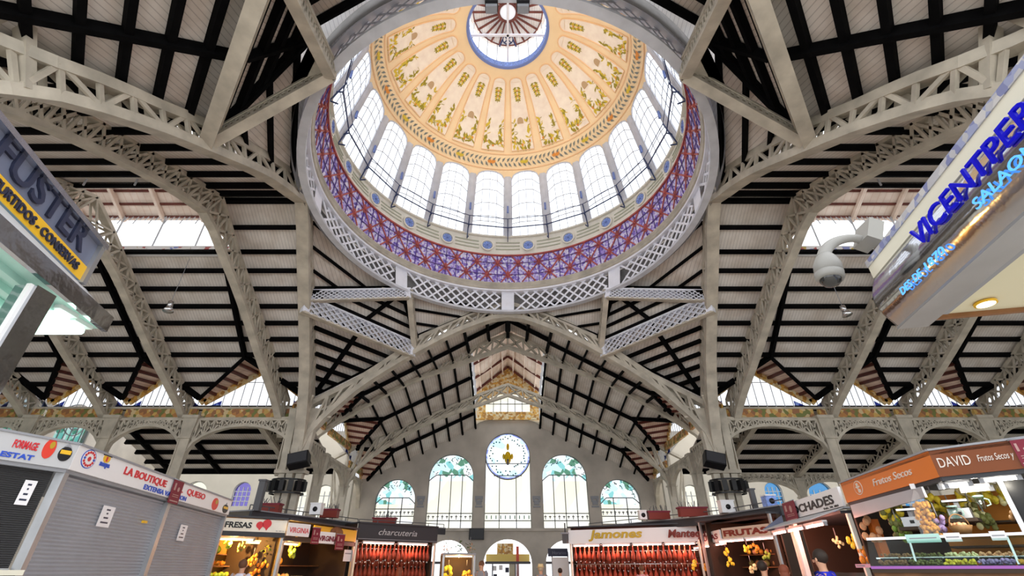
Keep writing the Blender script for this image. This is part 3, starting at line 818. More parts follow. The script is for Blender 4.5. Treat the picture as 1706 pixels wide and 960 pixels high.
# side crossing arches: from the far column cluster up to the ring and on over the viewer's shoulder
prof_b = [(0, 14.5), (1.6, 13.95), (4.2, 12.45), (6.3, 11.0), (7.7, 9.7), (8.7, 8.2), (9.15, 7.0), (9.3, 5.9)]
prof_t = [(0, 15.0), (1.6, 14.5), (4.2, 13.3), (6.3, 12.0), (7.7, 11.1), (8.7, 10.0), (9.6, 9.0), (9.9, 8.4)]
def sx(h): return 8.6 + 2.05 * (min(h, 9.3) / 9.3) ** 0.8
for s in (-1, 1):
    fb = smoothp([(s * sx(h), D + h, z) for h, z in prof_b], 14); ft = smoothp([(s * sx(h), D + h, z) for h, z in prof_t], 14)
    nb = [(503, 335, 8.6), (440, 290, 8.85), (340, 246, 9.15), (270, 217, 9.35), (200, 193, 9.6), (100, 163, 9.9), (0, 147, 10.2), (-90, 138, 10.6)]
    ntp = [(503, 297, 8.6), (440, 262, 8.85), (340, 209, 9.15), (266, 179, 9.35), (170, 137, 9.6), (50, 94, 9.9), (0, 74, 10.2), (-100, 30, 10.6)]
    NB = smoothp([V((s * 1, 1, 1)) * 0 + (lambda p: V((s * abs(p.x), p.y, p.z)))(atX(a, b, -x)) for a, b, x in nb], 14)
    NT = smoothp([(lambda p: V((s * abs(p.x), p.y, p.z)))(atX(a, b, -x)) for a, b, x in ntp], 14)
    stt = list(zip(NT, NB))[::-1] + list(zip(ft, fb))[1:]
    truss('crossing_arch', 'long gabled lattice arch along the %s rim of the dome, down to its pier' % SIDE[s], None,
          stt, (1, 0, 0), .5, .26, .12, brace='z', loc=(s * 9.5, D, 12), cat='roof arch')
    # riveted beam and hanger over the near haunch
    pb = [(lambda p: V((s * abs(p.x), p.y, p.z)))(atX(a, b, -x)) for a, b, x in ((-60, 45, 10.3), (0, 22, 10.1), (92, -2, 9.6), (200, -30, 9.0))]
    r = thing('riveted_beam', 'riveted cream beam with a vertical hanger at the top %s edge of the photo' % SIDE[s], 'beam', pb[0])
    MB().path(pb, .4, .2, side=(1, 0, 0)).build('beam_plate', M['iron'], r)
    rv = MB()
    for i in range(34):
        q = polyat(pb, i / 33)
        for o in (-.12, .12): rv.ball(q + V((o, 0, -.1)), .022, n=5, m=3)
    rv.build('rivets', M['iron'], r)['kind'] = 'stuff'
    h1 = (lambda p: V((s * abs(p.x), p.y, p.z)))(atX(42, 12, -9.9)); h0 = (lambda p: V((s * abs(p.x), p.y, p.z)))(atX(40, 148, -9.98))
    MB().bar(h0, h1, .3, .22, (0, 1, 0)).build('hanger', M['iron'], r)
# perforated girders tying the quarter points of the arches to each other and to the ring
def lattice_girder(name, label, a, b, dep, wid, m='iron_white', n=16):
    a, b = V(a), V(b); d = (b - a).normalized(); sd = d.cross(V((0, 0, 1))).normalized(); dn = V((0, 0, -dep))
    r = thing(name, label, 'girder', a)
    MB().bar(a, b, wid, .09).build('top_flange', M[m], r)
    MB().bar(a + dn, b + dn, wid, .09).build('bottom_flange', M['iron'], r)
    for o in (-1, 1):
        p = MB(); q = sd * o * wid * .38
        for i in range(-2, n + 1):
            for sg in (0, 1):
                t0, t1 = i / n, (i + 3) / n
                if sg: t0, t1 = t1, t0
                u0, u1 = 0., 1.
                A = t0; B = t1
                lo, hi = 0., 1.
                # clip to the girder's length
                def z(t): return (t - A) / (B - A)
                c0, c1 = sorted((z(0.), z(1.))); lo = max(0, c0); hi = min(1, c1)
                if hi <= lo: continue
                f = lambda k: lerp(a, b, A + (B - A) * k) + dn * k + q
                p.bar(f(lo), f(hi), .03, .075, sd)
        p.build('lattice_web', M[m], r)
    e = MB()
    for t in (.0, .95): e.bar(lerp(a, b, t) + dn / 2, lerp(a, b, t + .05) + dn / 2, wid * .85, dep)
    e.build('end_plate', M[m], r)
    return r
def plate_girder(name, label, a, b, dep, wid):
    a, b = V(a), V(b); dn = V((0, 0, -dep)); d = (b - a).normalized(); sd = d.cross(V((0, 0, 1))).normalized()
    r = thing(name, label, 'girder', a)
    MB().bar(a, b, wid, .1).build('top_flange', M['iron'], r)
    MB().bar(a + dn, b + dn, wid * .9, .08).build('bottom_flange', M['iron'], r)
    p = MB(); n = 22
    for o in (-1, 1):
        q = sd * o * wid * .4
        for z0, z1 in ((0, .3), (.7, 1)): p.bar(a + dn * (z0 + z1) / 2 + q, b + dn * (z0 + z1) / 2 + q, .03, dep * (z1 - z0))
        for k in range(n): p.bar(lerp(a, b, (k + .15) / n) + dn / 2 + q, lerp(a, b, (k + .62) / n) + dn / 2 + q, .03, dep)
    p.build('pierced_web', M['iron'], r)
    return r
for s in (-1, 1):
    RDF = ringpt(s * RDA) + V((0, 0, .2)); RDN = ringpt(s * (pi - RDA)) + V((0, 0, .2)); N = SIDE[s]
    lattice_girder('lattice_girder', 'white diagonal lattice girder in the far %s corner below the dome' % N, mir(QLF, s) + V((0, 0, .35)), mir(QTF, s) + V((0, 0, .35)), .85, .3)
    lattice_girder('lattice_girder', 'narrow pierced girder from the dome ring to the far %s side arch' % N, RDF, mir(QLF, s) + V((0, 0, .6)), .55, .3, n=20)
    plate_girder('plate_girder', 'slim pierced strut from the dome ring down to the far nave arch, %s side' % N, RDF, mir(QTF, s) + V((0, 0, .3)), .4, .32)
    plate_girder('plate_girder', 'pale notched girder from the near dome ring to the %s side arch' % N, RDN, mir(QLN, s) + V((0, 0, .3)), .4, .36)
    plate_girder('plate_girder', 'short pierced strut rising from the near dome ring to the top edge, %s side' % N, RDN, mir(QTN, s) + V((0, 0, .5)), .45, .36)
    plate_girder('plate_girder', 'long diagonal corner girder at the upper %s, running off the top edge' % N, mir(QLN, s) + V((0, 0, .35)), mir(QTN, s) + V((0, 0, .35)), .5, .42)
    # scalloped gusset plate where the girders meet the ring
    for P_, Q1, Q2, nm in ((RDF, mir(QLF, s), mir(QTF, s), 'far'), (RDN, mir(QLN, s), mir(QTN, s), 'near')):
        d1 = (Q1 - P_); d1.z = 0; d1.normalize(); d2 = (Q2 - P_); d2.z = 0; d2.normalize(); L = 1.5
        pts = [P_, P_ + d1 * L]; pts += [P_ + d1 * L * (1 - k / 6) * .75 + d2 * L * (k / 6) * .75 + (d1 + d2) * .08 * (1 if k % 2 else -1) for k in range(7)]
        pts += [P_ + d2 * L]
        g = MB().slab([p + V((0, 0, -.34)) for p in pts], (0, 0, .06)).build('gusset_plate', M['iron'])
        tag(g, 'scalloped gusset plate at the %s %s point of the dome ring' % (nm, N), 'gusset plate')
# near crossing arch: only its peak shows over the near rim
nst = [((-6, 4.6, 12.9), (-6, 4.6, 12.2)), ((-3, 5.0, 14.1), (-3, 5.0, 13.4)), ((0, 5.6, 15.3), (0, 5.6, 14.8)), ((3, 5.0, 14.1), (3, 5.0, 13.4)), ((6, 4.6, 12.9), (6, 4.6, 12.2))]
truss('crossing_arch', 'near gabled arch passing above the camera, beyond the top edge', None, nst, (0, 1, 0), .4, .2, .1, loc=(0, 5.5, 14), cat='roof arch')
# nave trusses beyond the crossing
T2t = smoothp(sides([(846, 557), (690, 618), (603, 655), (546, 694), (505, 715)], lambda a, b: atY(a, b, 29.5)), 13)
T2b = smoothp(sides([(846, 578), (760, 609), (677, 640), (590, 688), (546, 714), (512, 742), (494, 785)], lambda a, b: atY(a, b, 29.5)), 13)
h2 = list(zip(T2t, T2b)); f2 = [(mirx([a])[0], mirx([b])[0]) for a, b in reversed(h2)] + h2[1:]
truss('nave_truss', 'first lattice roof truss of the nave behind the dome, low gabled', None, f2, (0, 1, 0), .36, .2, .09, loc=(0, 29.5, 12))
T3t = smoothp(sides([(846, 641), (795, 660), (721, 691), (633, 727), (596, 744), (556, 764)], lambda a, b: atY(a, b, 35)), 12)
T3b = smoothp(sides([(846, 659), (795, 676), (743, 693), (690, 716), (632, 752), (602, 774), (577, 802), (560, 838), (549, 880)], lambda a, b: atY(a, b, 35)), 12)
h3 = list(zip(T3t, T3b)); f3 = [(mirx([a])[0], mirx([b])[0]) for a, b in reversed(h3)] + h3[1:]
truss('nave_truss', 'lattice roof truss nearest the gable wall, with long curved legs', None, f3, (0, 1, 0), .34, .18, .08, loc=(0, 35, 11))
# transept trusses
ORD = ['first', 'second', 'third', 'fourth', 'fifth']
def prof(px, x): return [(p.y - D, p.z) for p in (atX(a, b, -x) for a, b in px)]
t1t = prof([(365, 329), (393, 420), (420, 497), (453, 590), (478, 668)], 12.0); t1b = prof([(338, 352), (352, 376), (367, 413), (400, 497), (433, 597), (452, 650), (463, 690), (468, 728)], 12.0)
n1t = prof([(365, 329), (248, 255), (177, 212), (131, 184), (60, 150), (-40, 105)], 12.0); n1b = prof([(338, 352), (297, 322), (230, 283), (135, 237), (53, 202), (0, 181), (-80, 158)], 12.0)
t2t = prof([(172, 356), (207, 440), (233, 497), (263, 557), (280, 597), (326, 688)], 17.2); t2b = prof([(140, 362), (152, 390), (173, 423), (197, 467), (230, 540), (257, 597), (274, 630), (290, 662), (303, 691), (308, 722)], 17.2)
for s in (-1, 1):
    xs = [(12.0, t1t, t1b, n1t, n1b), (17.2, t2t, t2b, n1t, n1b), (21.4, t2t, t2b, n1t, n1b), (25.6, t2t, t2b, n1t, n1b)]
    if s > 0: xs.append((29.8, t2t, t2b, n1t, n1b))
    for i, (x, tt, tb, nt_, nb_) in enumerate(xs):
        n = 14
        ft = smoothp([(s * x, D + h, z) for h, z in tt], n); fb = smoothp([(s * x, D + h, z) for h, z in tb], n)
        if nt_:
            at_ = smoothp([(s * x, D + h, z) for h, z in nt_], n); ab = smoothp([(s * x, D + h, z) for h, z in nb_], n)
        else:
            at_ = smoothp([(s * x, D - h * .98, z) for h, z in tt], n); ab = smoothp([(s * x, D - h * .98, z) for h, z in tb], n)
        pk = (ft[0] + at_[0]) / 2
        st = list(zip(at_, ab))[::-1] + list(zip(ft, fb))[1:]
        truss('transept_truss', '%s cream lattice truss of the %s hall roof, counted outward from the dome' % (ORD[i], SIDE[s]), None, st, (1, 0, 0), .34, .17, .085, loc=(s * x, D, 12))
# ---- columns and the arched lattice bracing between them
def column(name, label, x, y, top, group=None, wid=.5):
    r = thing(name, label, 'column', (x, y, 0), group)
    b = MB(); b.box((x, y, .25), (wid + .35, wid + .35, .5)); b.build('base', M['iron_dark'], r)
    s = MB(); rows = []
    for z, k in ((.5, 1.0), (2.6, .92), (top - 2.2, .92), (top - .9, 1.1), (top, 1.5)):
        h = wid * k / 2
        rows.append([(x - h, y - h * .7, z), (x + h, y - h * .7, z), (x + h, y + h * .7, z), (x - h, y + h * .7, z)])
    s.grid(rows, True); s.build('shaft', M['iron'], r)
    f = MB()
    for dx in (-1, 1): f.box((x + dx * wid * .48, y - wid * .36, top / 2), (.07, .06, top - 1))
    f.build('edge_flange', M['iron'], r)
    c = MB(); c.box((x, y, top + .05), (wid * 1.7, wid * 1.3, .16)); c.box((x, y, top - 1.0), (wid * 1.3, wid * 1.1, .1)); c.build('capital', M['iron'], r)
    return r
def arcade(name, label, a, b, ztop, zs, rise, group=None):
    """straight beam over an arched lattice between two columns"""
    a, b = V(a), V(b); d = (b - a).normalized(); sd = d.cross(V((0, 0, 1)))
    n = 14; st = []
    for k in range(n + 1):
        t = k / n; p = lerp(a, b, t)
        st.append((V((p.x, p.y, ztop)), V((p.x, p.y, zs + rise * sqrt(max(0, 1 - (2 * t - 1) ** 2))))))
    return truss(name, label, group, st, sd, .26, .13, .07, loc=((a.x + b.x) / 2, (a.y + b.y) / 2, ztop), cat='arcade arch')
for s in (-1, 1):
    cx = COLS[s]; N = SIDE[s]
    for i in range(1, len(cx)):
        column('arcade_column', '%s cream iron column of the %s arcade, counted outward from the dome' % (ORD[i - 1], N), s * cx[i], YF, 8.4)
    for i in range(len(cx) - 1):
        arcade('arcade_arch', '%s arched lattice brace under the floral frieze of the %s hall, counted from the dome' % (ORD[i], N), (s * cx[i], YF, 0), (s * cx[i + 1], YF, 0), 8.35, 6.3, 1.75)
    for i, y in enumerate((30.0, 35.0)):
        column('nave_column', '%s cream iron column on the %s side of the nave beyond the dome' % (('nearer', 'farther')[i], N), s * 11.4, y, 7.6)
    for i in range(3):
        arcade('nave_arch', '%s arched lattice brace along the %s side of the nave, counted from the dome' % (ORD[i], N), (s * 11.4, COLY[i], 0), (s * 11.4, COLY[i + 1], 0), 8.0 - .25 * i, 5.6, 1.8)
    # aisle trusses under the lean-to roof and the outer row of columns
    for i in range(1 if s < 0 else 4):
        x = s * (cx[i] + cx[i + 1]) / 2
        st = [(V((x, YF + .9 + 7 * k / 9, 9.15 - 2.15 * k / 9)), V((x, YF + .9 + 7 * k / 9, 8.5 - 1.95 * k / 9))) for k in range(10)]
        truss('aisle_truss', '%s sloping lattice rafter under the side aisle roof, %s, counted from the dome' % (ORD[i], N), None, st, (1, 0, 0), .3, .14, .07, loc=(x, 28, 8))
        column('aisle_column', '%s slender column under the low edge of the %s aisle roof, counted from the dome' % (ORD[i], N), s * (cx[i] + cx[i + 1]) / 2, 32, 6.5, wid=.4)
        if i: arcade('aisle_arch', '%s thin arched brace between the aisle columns, %s, counted from the dome' % (ORD[i], N), (s * (cx[i - 1] + cx[i]) / 2, 32, 0), (s * (cx[i] + cx[i + 1]) / 2, 32, 0), 6.9, 5.4, 1.1)
    # column cluster carrying the dome
    r = thing('dome_column', 'clustered cream iron pier carrying the dome, far %s, ringed with black floodlights' % N, 'column', (s * 10.7, YF, 0))
    for dx, dy in ((-.42, 0), (0, -.1), (.42, 0)):
        f = MB(); rows = []
        for z, k in ((0, 1), (5.2, 1), (6.6, 1.15), (8.9, 1.5)):
            h = .15 * k; cxx = s * 10.7 + dx * (1 + .3 * max(0, z - 5.2) / 3.7)
            rows.append([(cxx - h, YF + dy - h, z), (cxx + h, YF + dy - h, z), (cxx + h, YF + dy + h, z), (cxx - h, YF + dy + h, z)])
        f.grid(rows, True); f.build('shaft', M['iron'], r)
    MB().box((s * 10.7, YF + .12, 4.4), (.9, .1, 8.8)).build('back_plate', M['iron'], r)
    MB().box((s * 10.7, YF, .3), (1.5, 1.1, .6)).build('base', M['iron_dark'], r)
    MB().box((s * 10.7, YF - .02, 5.75), (1.5, .6, .16)).build('collar', M['iron'], r)
    fr = MB()
    for z in (4.75, 5.35): fr.path([(s * 10.7 + .78 * cos(2 * pi * k / 16), YF - .1 + .62 * sin(2 * pi * k / 16), z) for k in range(16)], .07, .07, side=(0, 0, 1), closed=True)
    fr.build('lamp_ring', M['black'], r)
    for k in range(7):
        a = pi + pi * (k + .5) / 7
        c = V((s * 10.7 + .82 * cos(a), YF - .1 + .66 * sin(a), 5.05))
        MB().box(c, (.26, .22, .46), Matrix.Rotation(a, 3, 'Z')).build('floodlight', M['black'], r)
    for dz in (.35,):
        MB().bar((s * 10.7, YF - .1, 8.5), (s * 12.6, YF - .1, 8.3), .12, .12).build('tie', M['iron'], r)
        b = MB()
        for q in ((9.9, 23.2, 9.2), (8.6, 24.5, 9.4), (9.3, 24.6, 8.5)):
            b.bar((s * 10.6, YF - .15, 8.5), (s * q[0], q[1], q[2]), .09, .09)
        b.build('tie', M['iron'], r)
    # tilted black speaker box at the foot of the far arch
    sp = atY(498 if s < 0 else 1190, 767, YF - .9)
    r = thing('loudspeaker', 'tilted black loudspeaker box on the far %s dome pier' % N, 'loudspeaker', sp)
    R = Matrix.Rotation(-.35, 3, 'X') @ Matrix.Rotation(s * .25, 3, 'Y')
    MB().box(sp, (.95, .5, .62), R).build('cabinet', M['black'], r)
    MB().box(sp + R @ V((0, -.27, 0)), (.85, .03, .52), R).build('grille', M['charcoal'], r)
    MB().bar(sp + V((0, .2, 0)), (s * 10.5, YF - .1, sp.z + .1), .07, .07).build('bracket', M['iron_dark'], r)
# ------------------------------------------------------------------ the dome
NW = 20
dome = thing('dome', 'great tiled dome on a white lattice ring with an orange painted shell', 'dome', (0, D, 14.4))
def ell(rx, ry, z, a): return V((rx * sin(a), D + ry * cos(a), z))
def band(lo, hi, a0=0, a1=2 * pi, n=120, k=1):
    """strip between two ellipses (rx, ry, z)"""
    b = MB(); b.smooth = True; closed = abs(a1 - a0 - 2 * pi) < 1e-6
    A = [a0 + (a1 - a0) * i / n for i in range(n if closed else n + 1)]
    rows = [[V(ell(*[lo[j] + (hi[j] - lo[j]) * q / k for j in range(3)], a)) for a in A] for q in range(k + 1)]
    b.grid(rows, closed); return b
RB = (8.06, 8.76, 14.47); RT = (8.22, 8.58, 15.74)
# lattice ring: eight solid posts and eight panels of crossed bars
for nm, c, wd, ht, m in (('bottom_flange', RB, .3, .12, 'iron_bluegrey'), ('top_flange', RT, .34, .1, 'iron_white')):
    MB().path([ell(*c, 2 * pi * k / 120) for k in range(120)], wd, ht, side=None, closed=True).build(nm, M[m], dome)
for i in range(8):
    ac = i * pi / 4; hw = .045
    b = band(RB, RT, ac - hw, ac + hw, 4); b.build('ring_post', M['iron_white'], dome)
    b = MB(); n = 10; a0 = ac + hw; a1 = ac + pi / 4 - hw
    S = lambda a, t: ell(*[RB[j] + (RT[j] - RB[j]) * t for j in range(3)], a)
    st = (a1 - a0) / n
    for k in range(-3, n):
        for sg in (0, 1):
            q0, q1 = k, k + 2.5
            pts = []
            for m_ in range(4):
                f = m_ / 3; q = q0 + 2.5 * f; t = f if not sg else 1 - f
                if -1e-6 <= q <= n + 1e-6: pts.append(S(a0 + st * q, t))
            if len(pts) >= 2: b.path(pts, .035, .095, side=(sin(ac + pi / 8), cos(ac + pi / 8), 0))
    b.build('lattice_panel', M['iron_white'], dome)
band((8.06 * 1.05, 8.76 * 1.05, 14.62), (8.22 * 1.05, 8.58 * 1.05, 15.76), k=2).build('added_backing', M['lattice_grey'], dome)  # dark collar added to hide the bright skirt behind the lattice
# moulded cornice above the lattice
mo = MB(); mo.smooth = True; rows = []
for rx, ry, z in ((8.22, 8.58, 15.78), (8.02, 8.42, 15.80), (7.96, 8.36, 15.9), (8.08, 8.48, 15.98), (7.95, 8.34, 16.08), (7.99, 8.30, 16.2)):
    rows.append([ell(rx, ry, z, 2 * pi * k / 120) for k in range(120)])
mo.grid(rows, True); mo.build('cornice', M['iron'], dome)
# star band
B0 = (8.0, 8.30, 16.2); B1 = (7.89, 7.95, 17.85)
band(B0, B1, k=4).build('mosaic_band', M['star_ground'], dome)
def Sb(q, t, off=.03):                                          # q in 1/80 turns, t up the band
    p = ell(*[B0[j] + (B1[j] - B0[j]) * t for j in range(3)], 2 * pi * q / 80); d = V((p.x, p.y - D, 0)).normalized(); return p - d * off
sl = MB(); sl.cur = 0
for q in range(80):
    sl.cur = 1; sl.bar(Sb(q, 0), Sb(q, 1), .035, .03, (sin(2 * pi * q / 80), cos(2 * pi * q / 80), 0))
for t in (.28, .72):
    sl.cur = 1; sl.path([Sb(k, t) for k in range(80)], .03, .035, side=None, closed=True)
for q in range(80):
    up = (sin(2 * pi * q / 80), cos(2 * pi * q / 80), 0)
    t0 = .72 if q % 2 else .28
    for dq in (-1, 1):
        for t1 in (t0 - .44, t0 + .44):
            e = min(max(t1, 0), 1); f = abs(e - t0) / .44
            sl.cur = 0; sl.bar(Sb(q, t0), Sb(q + dq * f, e), .075, .03, up)
    for dq in (-.45, .45): sl.bar(Sb(q, t0), Sb(q + dq, t0), .10, .03, up)
    for dt in (-.14, .14): sl.bar(Sb(q, t0), Sb(q, t0 + dt), .11, .03, up)
sl.build('star_tracery', [M['star_red'], M['star_line']], dome)
for q in range(80):
    t0 = .72 if q % 2 else .28
    MB().ball(Sb(q, t0), .11, n=6, m=4).build('star_boss', M['star_red'], dome)
MB().path([ell(7.86, 7.93, 17.87, 2 * pi * k / 120) for k in range(120)], .12, .09, side=None, closed=True).build('red_rim', M['star_red'], dome)
# cream band with blue medallions
C0 = (7.87, 7.90, 17.93); C1 = (8.03, 7.70, 19.02)
band(C0, C1, k=2).build('cream_band', M['cream'], dome)
def Sc(a, t, off): 
    p = ell(*[C0[j] + (C1[j] - C0[j]) * t for j in range(3)], a); d = V((p.x, p.y - D, 0)).normalized(); return p - d * off
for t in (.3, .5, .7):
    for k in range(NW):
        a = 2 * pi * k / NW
        MB().path([Sc(a + (j - 2) * .046, t, .02) for j in range(5)], .05, .06, side=(sin(a), cos(a), 0)).build('sage_moulding', M['cream_sage'], dome)
for k in range(NW):
    a = 2 * pi * (k + .5) / NW; p = Sc(a, .48, .05); nrm = V((-sin(a), -cos(a), 0)); tg = V((cos(a), -sin(a), 0)); up = V((0, 0, 1))
    rows = [[p + nrm * h + (tg * cos(2 * pi * j / 20) + up * sin(2 * pi * j / 20)) * r_ for j in range(20)] for r_, h in ((.001, .05), (.27, .05), (.29, 0))]
    md = MB().grid(rows, True).build('medallion', M['blue_tile'], dome)
    MB().path([p + nrm * .04 + (tg * cos(2 * pi * j / 20) + up * sin(2 * pi * j / 20)) * .36 for j in range(20)], .06, .08, side=tuple(nrm), closed=True).build('medallion_rim', M['cream'], md)
    hb = MB(); hb.ball(p + nrm * .06, .07, n=6, m=4)
    for j in range(8): hb.bar(p + nrm * .055 + (tg * cos(pi * j / 4) + up * sin(pi * j / 4)) * .1, p + nrm * .055 + (tg * cos(pi * j / 4) + up * sin(pi * j / 4)) * .24, .03, .02, tuple(nrm))
    hb.build('medallion_flower', M['blue_paint'], md)
# drum of arched windows
D0 = (8.0, 7.66, 19.05); D1 = (7.01, 6.60, 23.53)
def Sd(a, t, off=0.0):
    p = ell(*[D0[j] + (D1[j] - D0[j]) * t for j in range(3)], a)
    if off: p = p - V((p.x, p.y - D, 0)).normalized() * off
    return p
MB().path([ell(8.0, 7.66, 19.06, 2 * pi * k / 120) for k in range(120)], .22, .1, side=None, closed=True).build('window_sill', M['cream'], dome)
HWA = 2 * pi / NW / 2; GW = HWA * .80                         # half sector, half window
def headt(u): return .86 + .13 * sqrt(max(0, 1 - u * u))
for k in range(NW):
    ac = 2 * pi * (k + .5) / NW
    us = [-1 + 2 * j / 12 for j in range(13)]
    g = MB(); g.smooth = True
    g.grid([[Sd(ac + u * GW, headt(u) * t / 3) for u in us] for t in range(4)])
    wnd = g.build('drum_window', M['glass_drum'], dome)
    mu = MB()
    for u in (-.5, 0, .5): mu.path([Sd(ac + u * GW, headt(u) * t / 4, .03) for t in range(5)], .035, .03, side=(sin(ac), cos(ac), 0))
    for t in (.22, .3, .5, .7, .86): mu.path([Sd(ac + u * GW, t * headt(u) / .99, .03) for u in us[::3]], .035, .03, side=(sin(ac), cos(ac), 0))
    mu.build('muntin', M['lead_pale'], wnd)
    hd = MB(); hd.path([Sd(ac - GW, 0, .02)] + [Sd(ac + u * GW, headt(u), .02) for u in us] + [Sd(ac + GW, 0, .02)], .07, .07, side=(sin(ac), cos(ac), 0)); hd.build('frame', M['iron_bluegrey'], wnd)
    ab = 2 * pi * k / NW; pw = HWA - GW
    p = MB(); p.smooth = True
    p.grid([[Sd(ab + u * pw, t * .9 / 6, o) for u, o in ((-1, 0), (-.7, .12), (.7, .12), (1, 0))] for t in range(7)])
    pier = p.build('pier', M['iron_bluegrey'], dome)
    MB().box(Sd(ab, .38, .2), (.1, .1, .5), Matrix.Rotation(-ab, 3, 'Z')).build('pier_bracket', M['blue_paint'], pier)
# scalloped spandrels over the windows (part of the painted shell) and the shell itself
E0 = (7.01, 6.60, 23.53)
def Sh(a, w_, off=0.0):
    p = ell(E0[0] + (2.29 - E0[0]) * w_, E0[1] + (2.3 - E0[1]) * w_, E0[2] + 4.43 * (1 - (1 - w_) ** 1.8), a)
    if off: p = p - (p - V((0, D, 20.5))).normalized() * off
    return p
sh = MB(); sh.smooth = True
for k in range(NW):
    ac = 2 * pi * (k + .5) / NW; us = [-1.25 + 2.5 * j / 20 for j in range(21)]
    sh.grid([[Sd(ac + u * GW, headt(u) if abs(u) <= 1 else .86 - .05 * (abs(u) > 1.05)) for u in us], [Sd(ac + u * GW, 1.0) for u in us]])
sh.grid([[Sh(2 * pi * j / 160, q / 24) for j in range(160)] for q in range(25)], True)
sh.build('painted_shell', M['dome'], dome)
for w_ in (.012, .125):
    MB().path([Sh(2 * pi * j / 120, w_, .03) for j in range(120)], .06, .06, side=None, closed=True).build('shell_moulding', M['dome_rib'], dome)
SECT = 2 * pi / NW
def leaf(b, p, ang, ac, L, wd, P):
    """one painted leaf on the shell: p=(u,w) start, ang direction in the (u,w) plane"""
    u0, w0 = p; u1, w1 = u0 + cos(ang) * L, w0 + sin(ang) * L; du, dw = -sin(ang) * wd, cos(ang) * wd
    um, wm = (u0 + u1) / 2, (w0 + w1) / 2
    b.poly([P(u0, w0), P(um + du, wm + dw), P(u1, w1), P(um - du, wm - dw)])
rnd = random.Random(11)
NICHE = {0, 3, 4, 7, 8, 11, 14, 16, 18, 2 if False else 12}
for k in range(NW):
    ac = SECT * (k + .5)
    # (u, w): u in metres-ish across at that height, w along the meridian
    def P(u, w_, ac=ac): return Sh(ac + u * SECT * .5, w_, .05)
    # pale flute panel with rounded ends
    pts = []
    hw = .74
    lo = [(-hw + 2 * hw * j / 8, .15 + .0 * j) for j in range(9)]
    hi = [(hw * cos(pi * j / 10), .80 + .06 * sin(pi * j / 10)) for j in range(11)]
    rowsL = []
    for q in range(15):
        w_ = .15 + (.80 - .15) * q / 14
        rowsL.append([P(-hw + 2 * hw * j / 6, w_) - (P(0, w_) - Sh(ac, w_, .03)) for j in range(7)])
    pm = MB(); pm.smooth = True; pm.grid(rowsL)
    cap = [P(x, y) - (P(0, y) - Sh(ac, y, .03)) for x, y in hi]; pm.poly(cap)
    pan = pm.build('flute_panel', M['dome_pink'], dome)
    out = [P(-hw, .15 + .65 * q / 10) for q in range(10)] + [P(x, y) for x, y in reversed(hi)] + [P(hw, .80 - .65 * q / 10) for q in range(1, 11)]
    MB().tube(out, .035, 5, closed=True).build('panel_moulding', M['dome_rib'], pan)
    sp = MB()                                                   # hanging spray near the top
    for q in range(7):
        w_ = .74 - q * .022; sc = 1 - q * .07
        for sg in (-1, 1):
            sp.cur = q % 2; leaf(sp, (0, w_), -pi / 2 + sg * 1.57 * .55 if False else (0 if sg > 0 else pi) - sg * .05, ac,   .46 * sc, .015, P)
    sp.cur = 2
    for u, w_ in ((0, .70), (-.15, .66), (.15, .66), (0, .645)): sp.poly([P(u + .10 * cos(2 * pi * j / 6), w_ + .012 * sin(2 * pi * j / 6)) for j in range(6)])
    sp.cur = 0; leaf(sp, (0, .62), -pi / 2, ac, .05, .05, P)
    sp.build('painted_spray', [M['leaf'], M['leaf_gold'], M['flower']], dome)
    gl = MB()                                                   # U-shaped garland at the foot of the flute
    path = [(-.52, .38 - .17 * j / 5) for j in range(6)] + [(-.52 + 1.04 * j / 6, .195) for j in range(1, 6)] + [(.52, .21 + .17 * j / 5) for j in range(6)]
    for j, (u, w_) in enumerate(path):
        for q in range(3):
            a = rnd.uniform(0, 2 * pi)
            gl.cur = rnd.randint(0, 1)
            gl.poly([P(u, w_), P(u + .15 * cos(a) + .09, w_ + .030 * sin(a)), P(u + .30 * cos(a), w_ + .055 * sin(a)), P(u + .15 * cos(a) - .09, w_ + .022 * sin(a))])
    gl.cur = 2
    for u, w_ in ((-.52, .22), (.52, .22), (0, .195)): gl.poly([P(u + .09 * cos(2 * pi * j / 6), w_ + .014 * sin(2 * pi * j / 6)) for j in range(6)])
    gl.build('painted_garland', [M['leaf'], M['leaf_gold'], M['flower']], dome)
    fz = MB()                                                   # leaf scroll of the frieze
    for j in range(14):
        u = -.95 + 1.9 * j / 13; a = rnd.uniform(-.9, .9) + (pi if u < 0 else 0)
        fz.cur = 0; sgn = 1 if j % 2 else -1
        fz.poly([P(u, .066), P(u + .11, .066 + sgn * .012), P(u + .2, .066 + sgn * .036), P(u + .02, .066 + sgn * .024)])
    fz.cur = 1
    for u in (-.13, .13, 0): fz.poly([P(u + .12 * cos(2 * pi * j / 6), .06 + abs(u) * .08 + .016 * sin(2 * pi * j / 6)) for j in range(6)])
    fz.build('painted_scroll', [M['leaf_grey'], M['flower'] if k % 2 else M['leaf_gold']], dome)
    if k in NICHE:
        nb = MB(); nb.poly([P(.24 * cos(pi * j / 10), .40 + .035 * sin(pi * j / 10)) for j in range(11)] + [P(-.24, .375), P(.24, .375)])
        nb.build('vent_hole', M['niche'], dome)
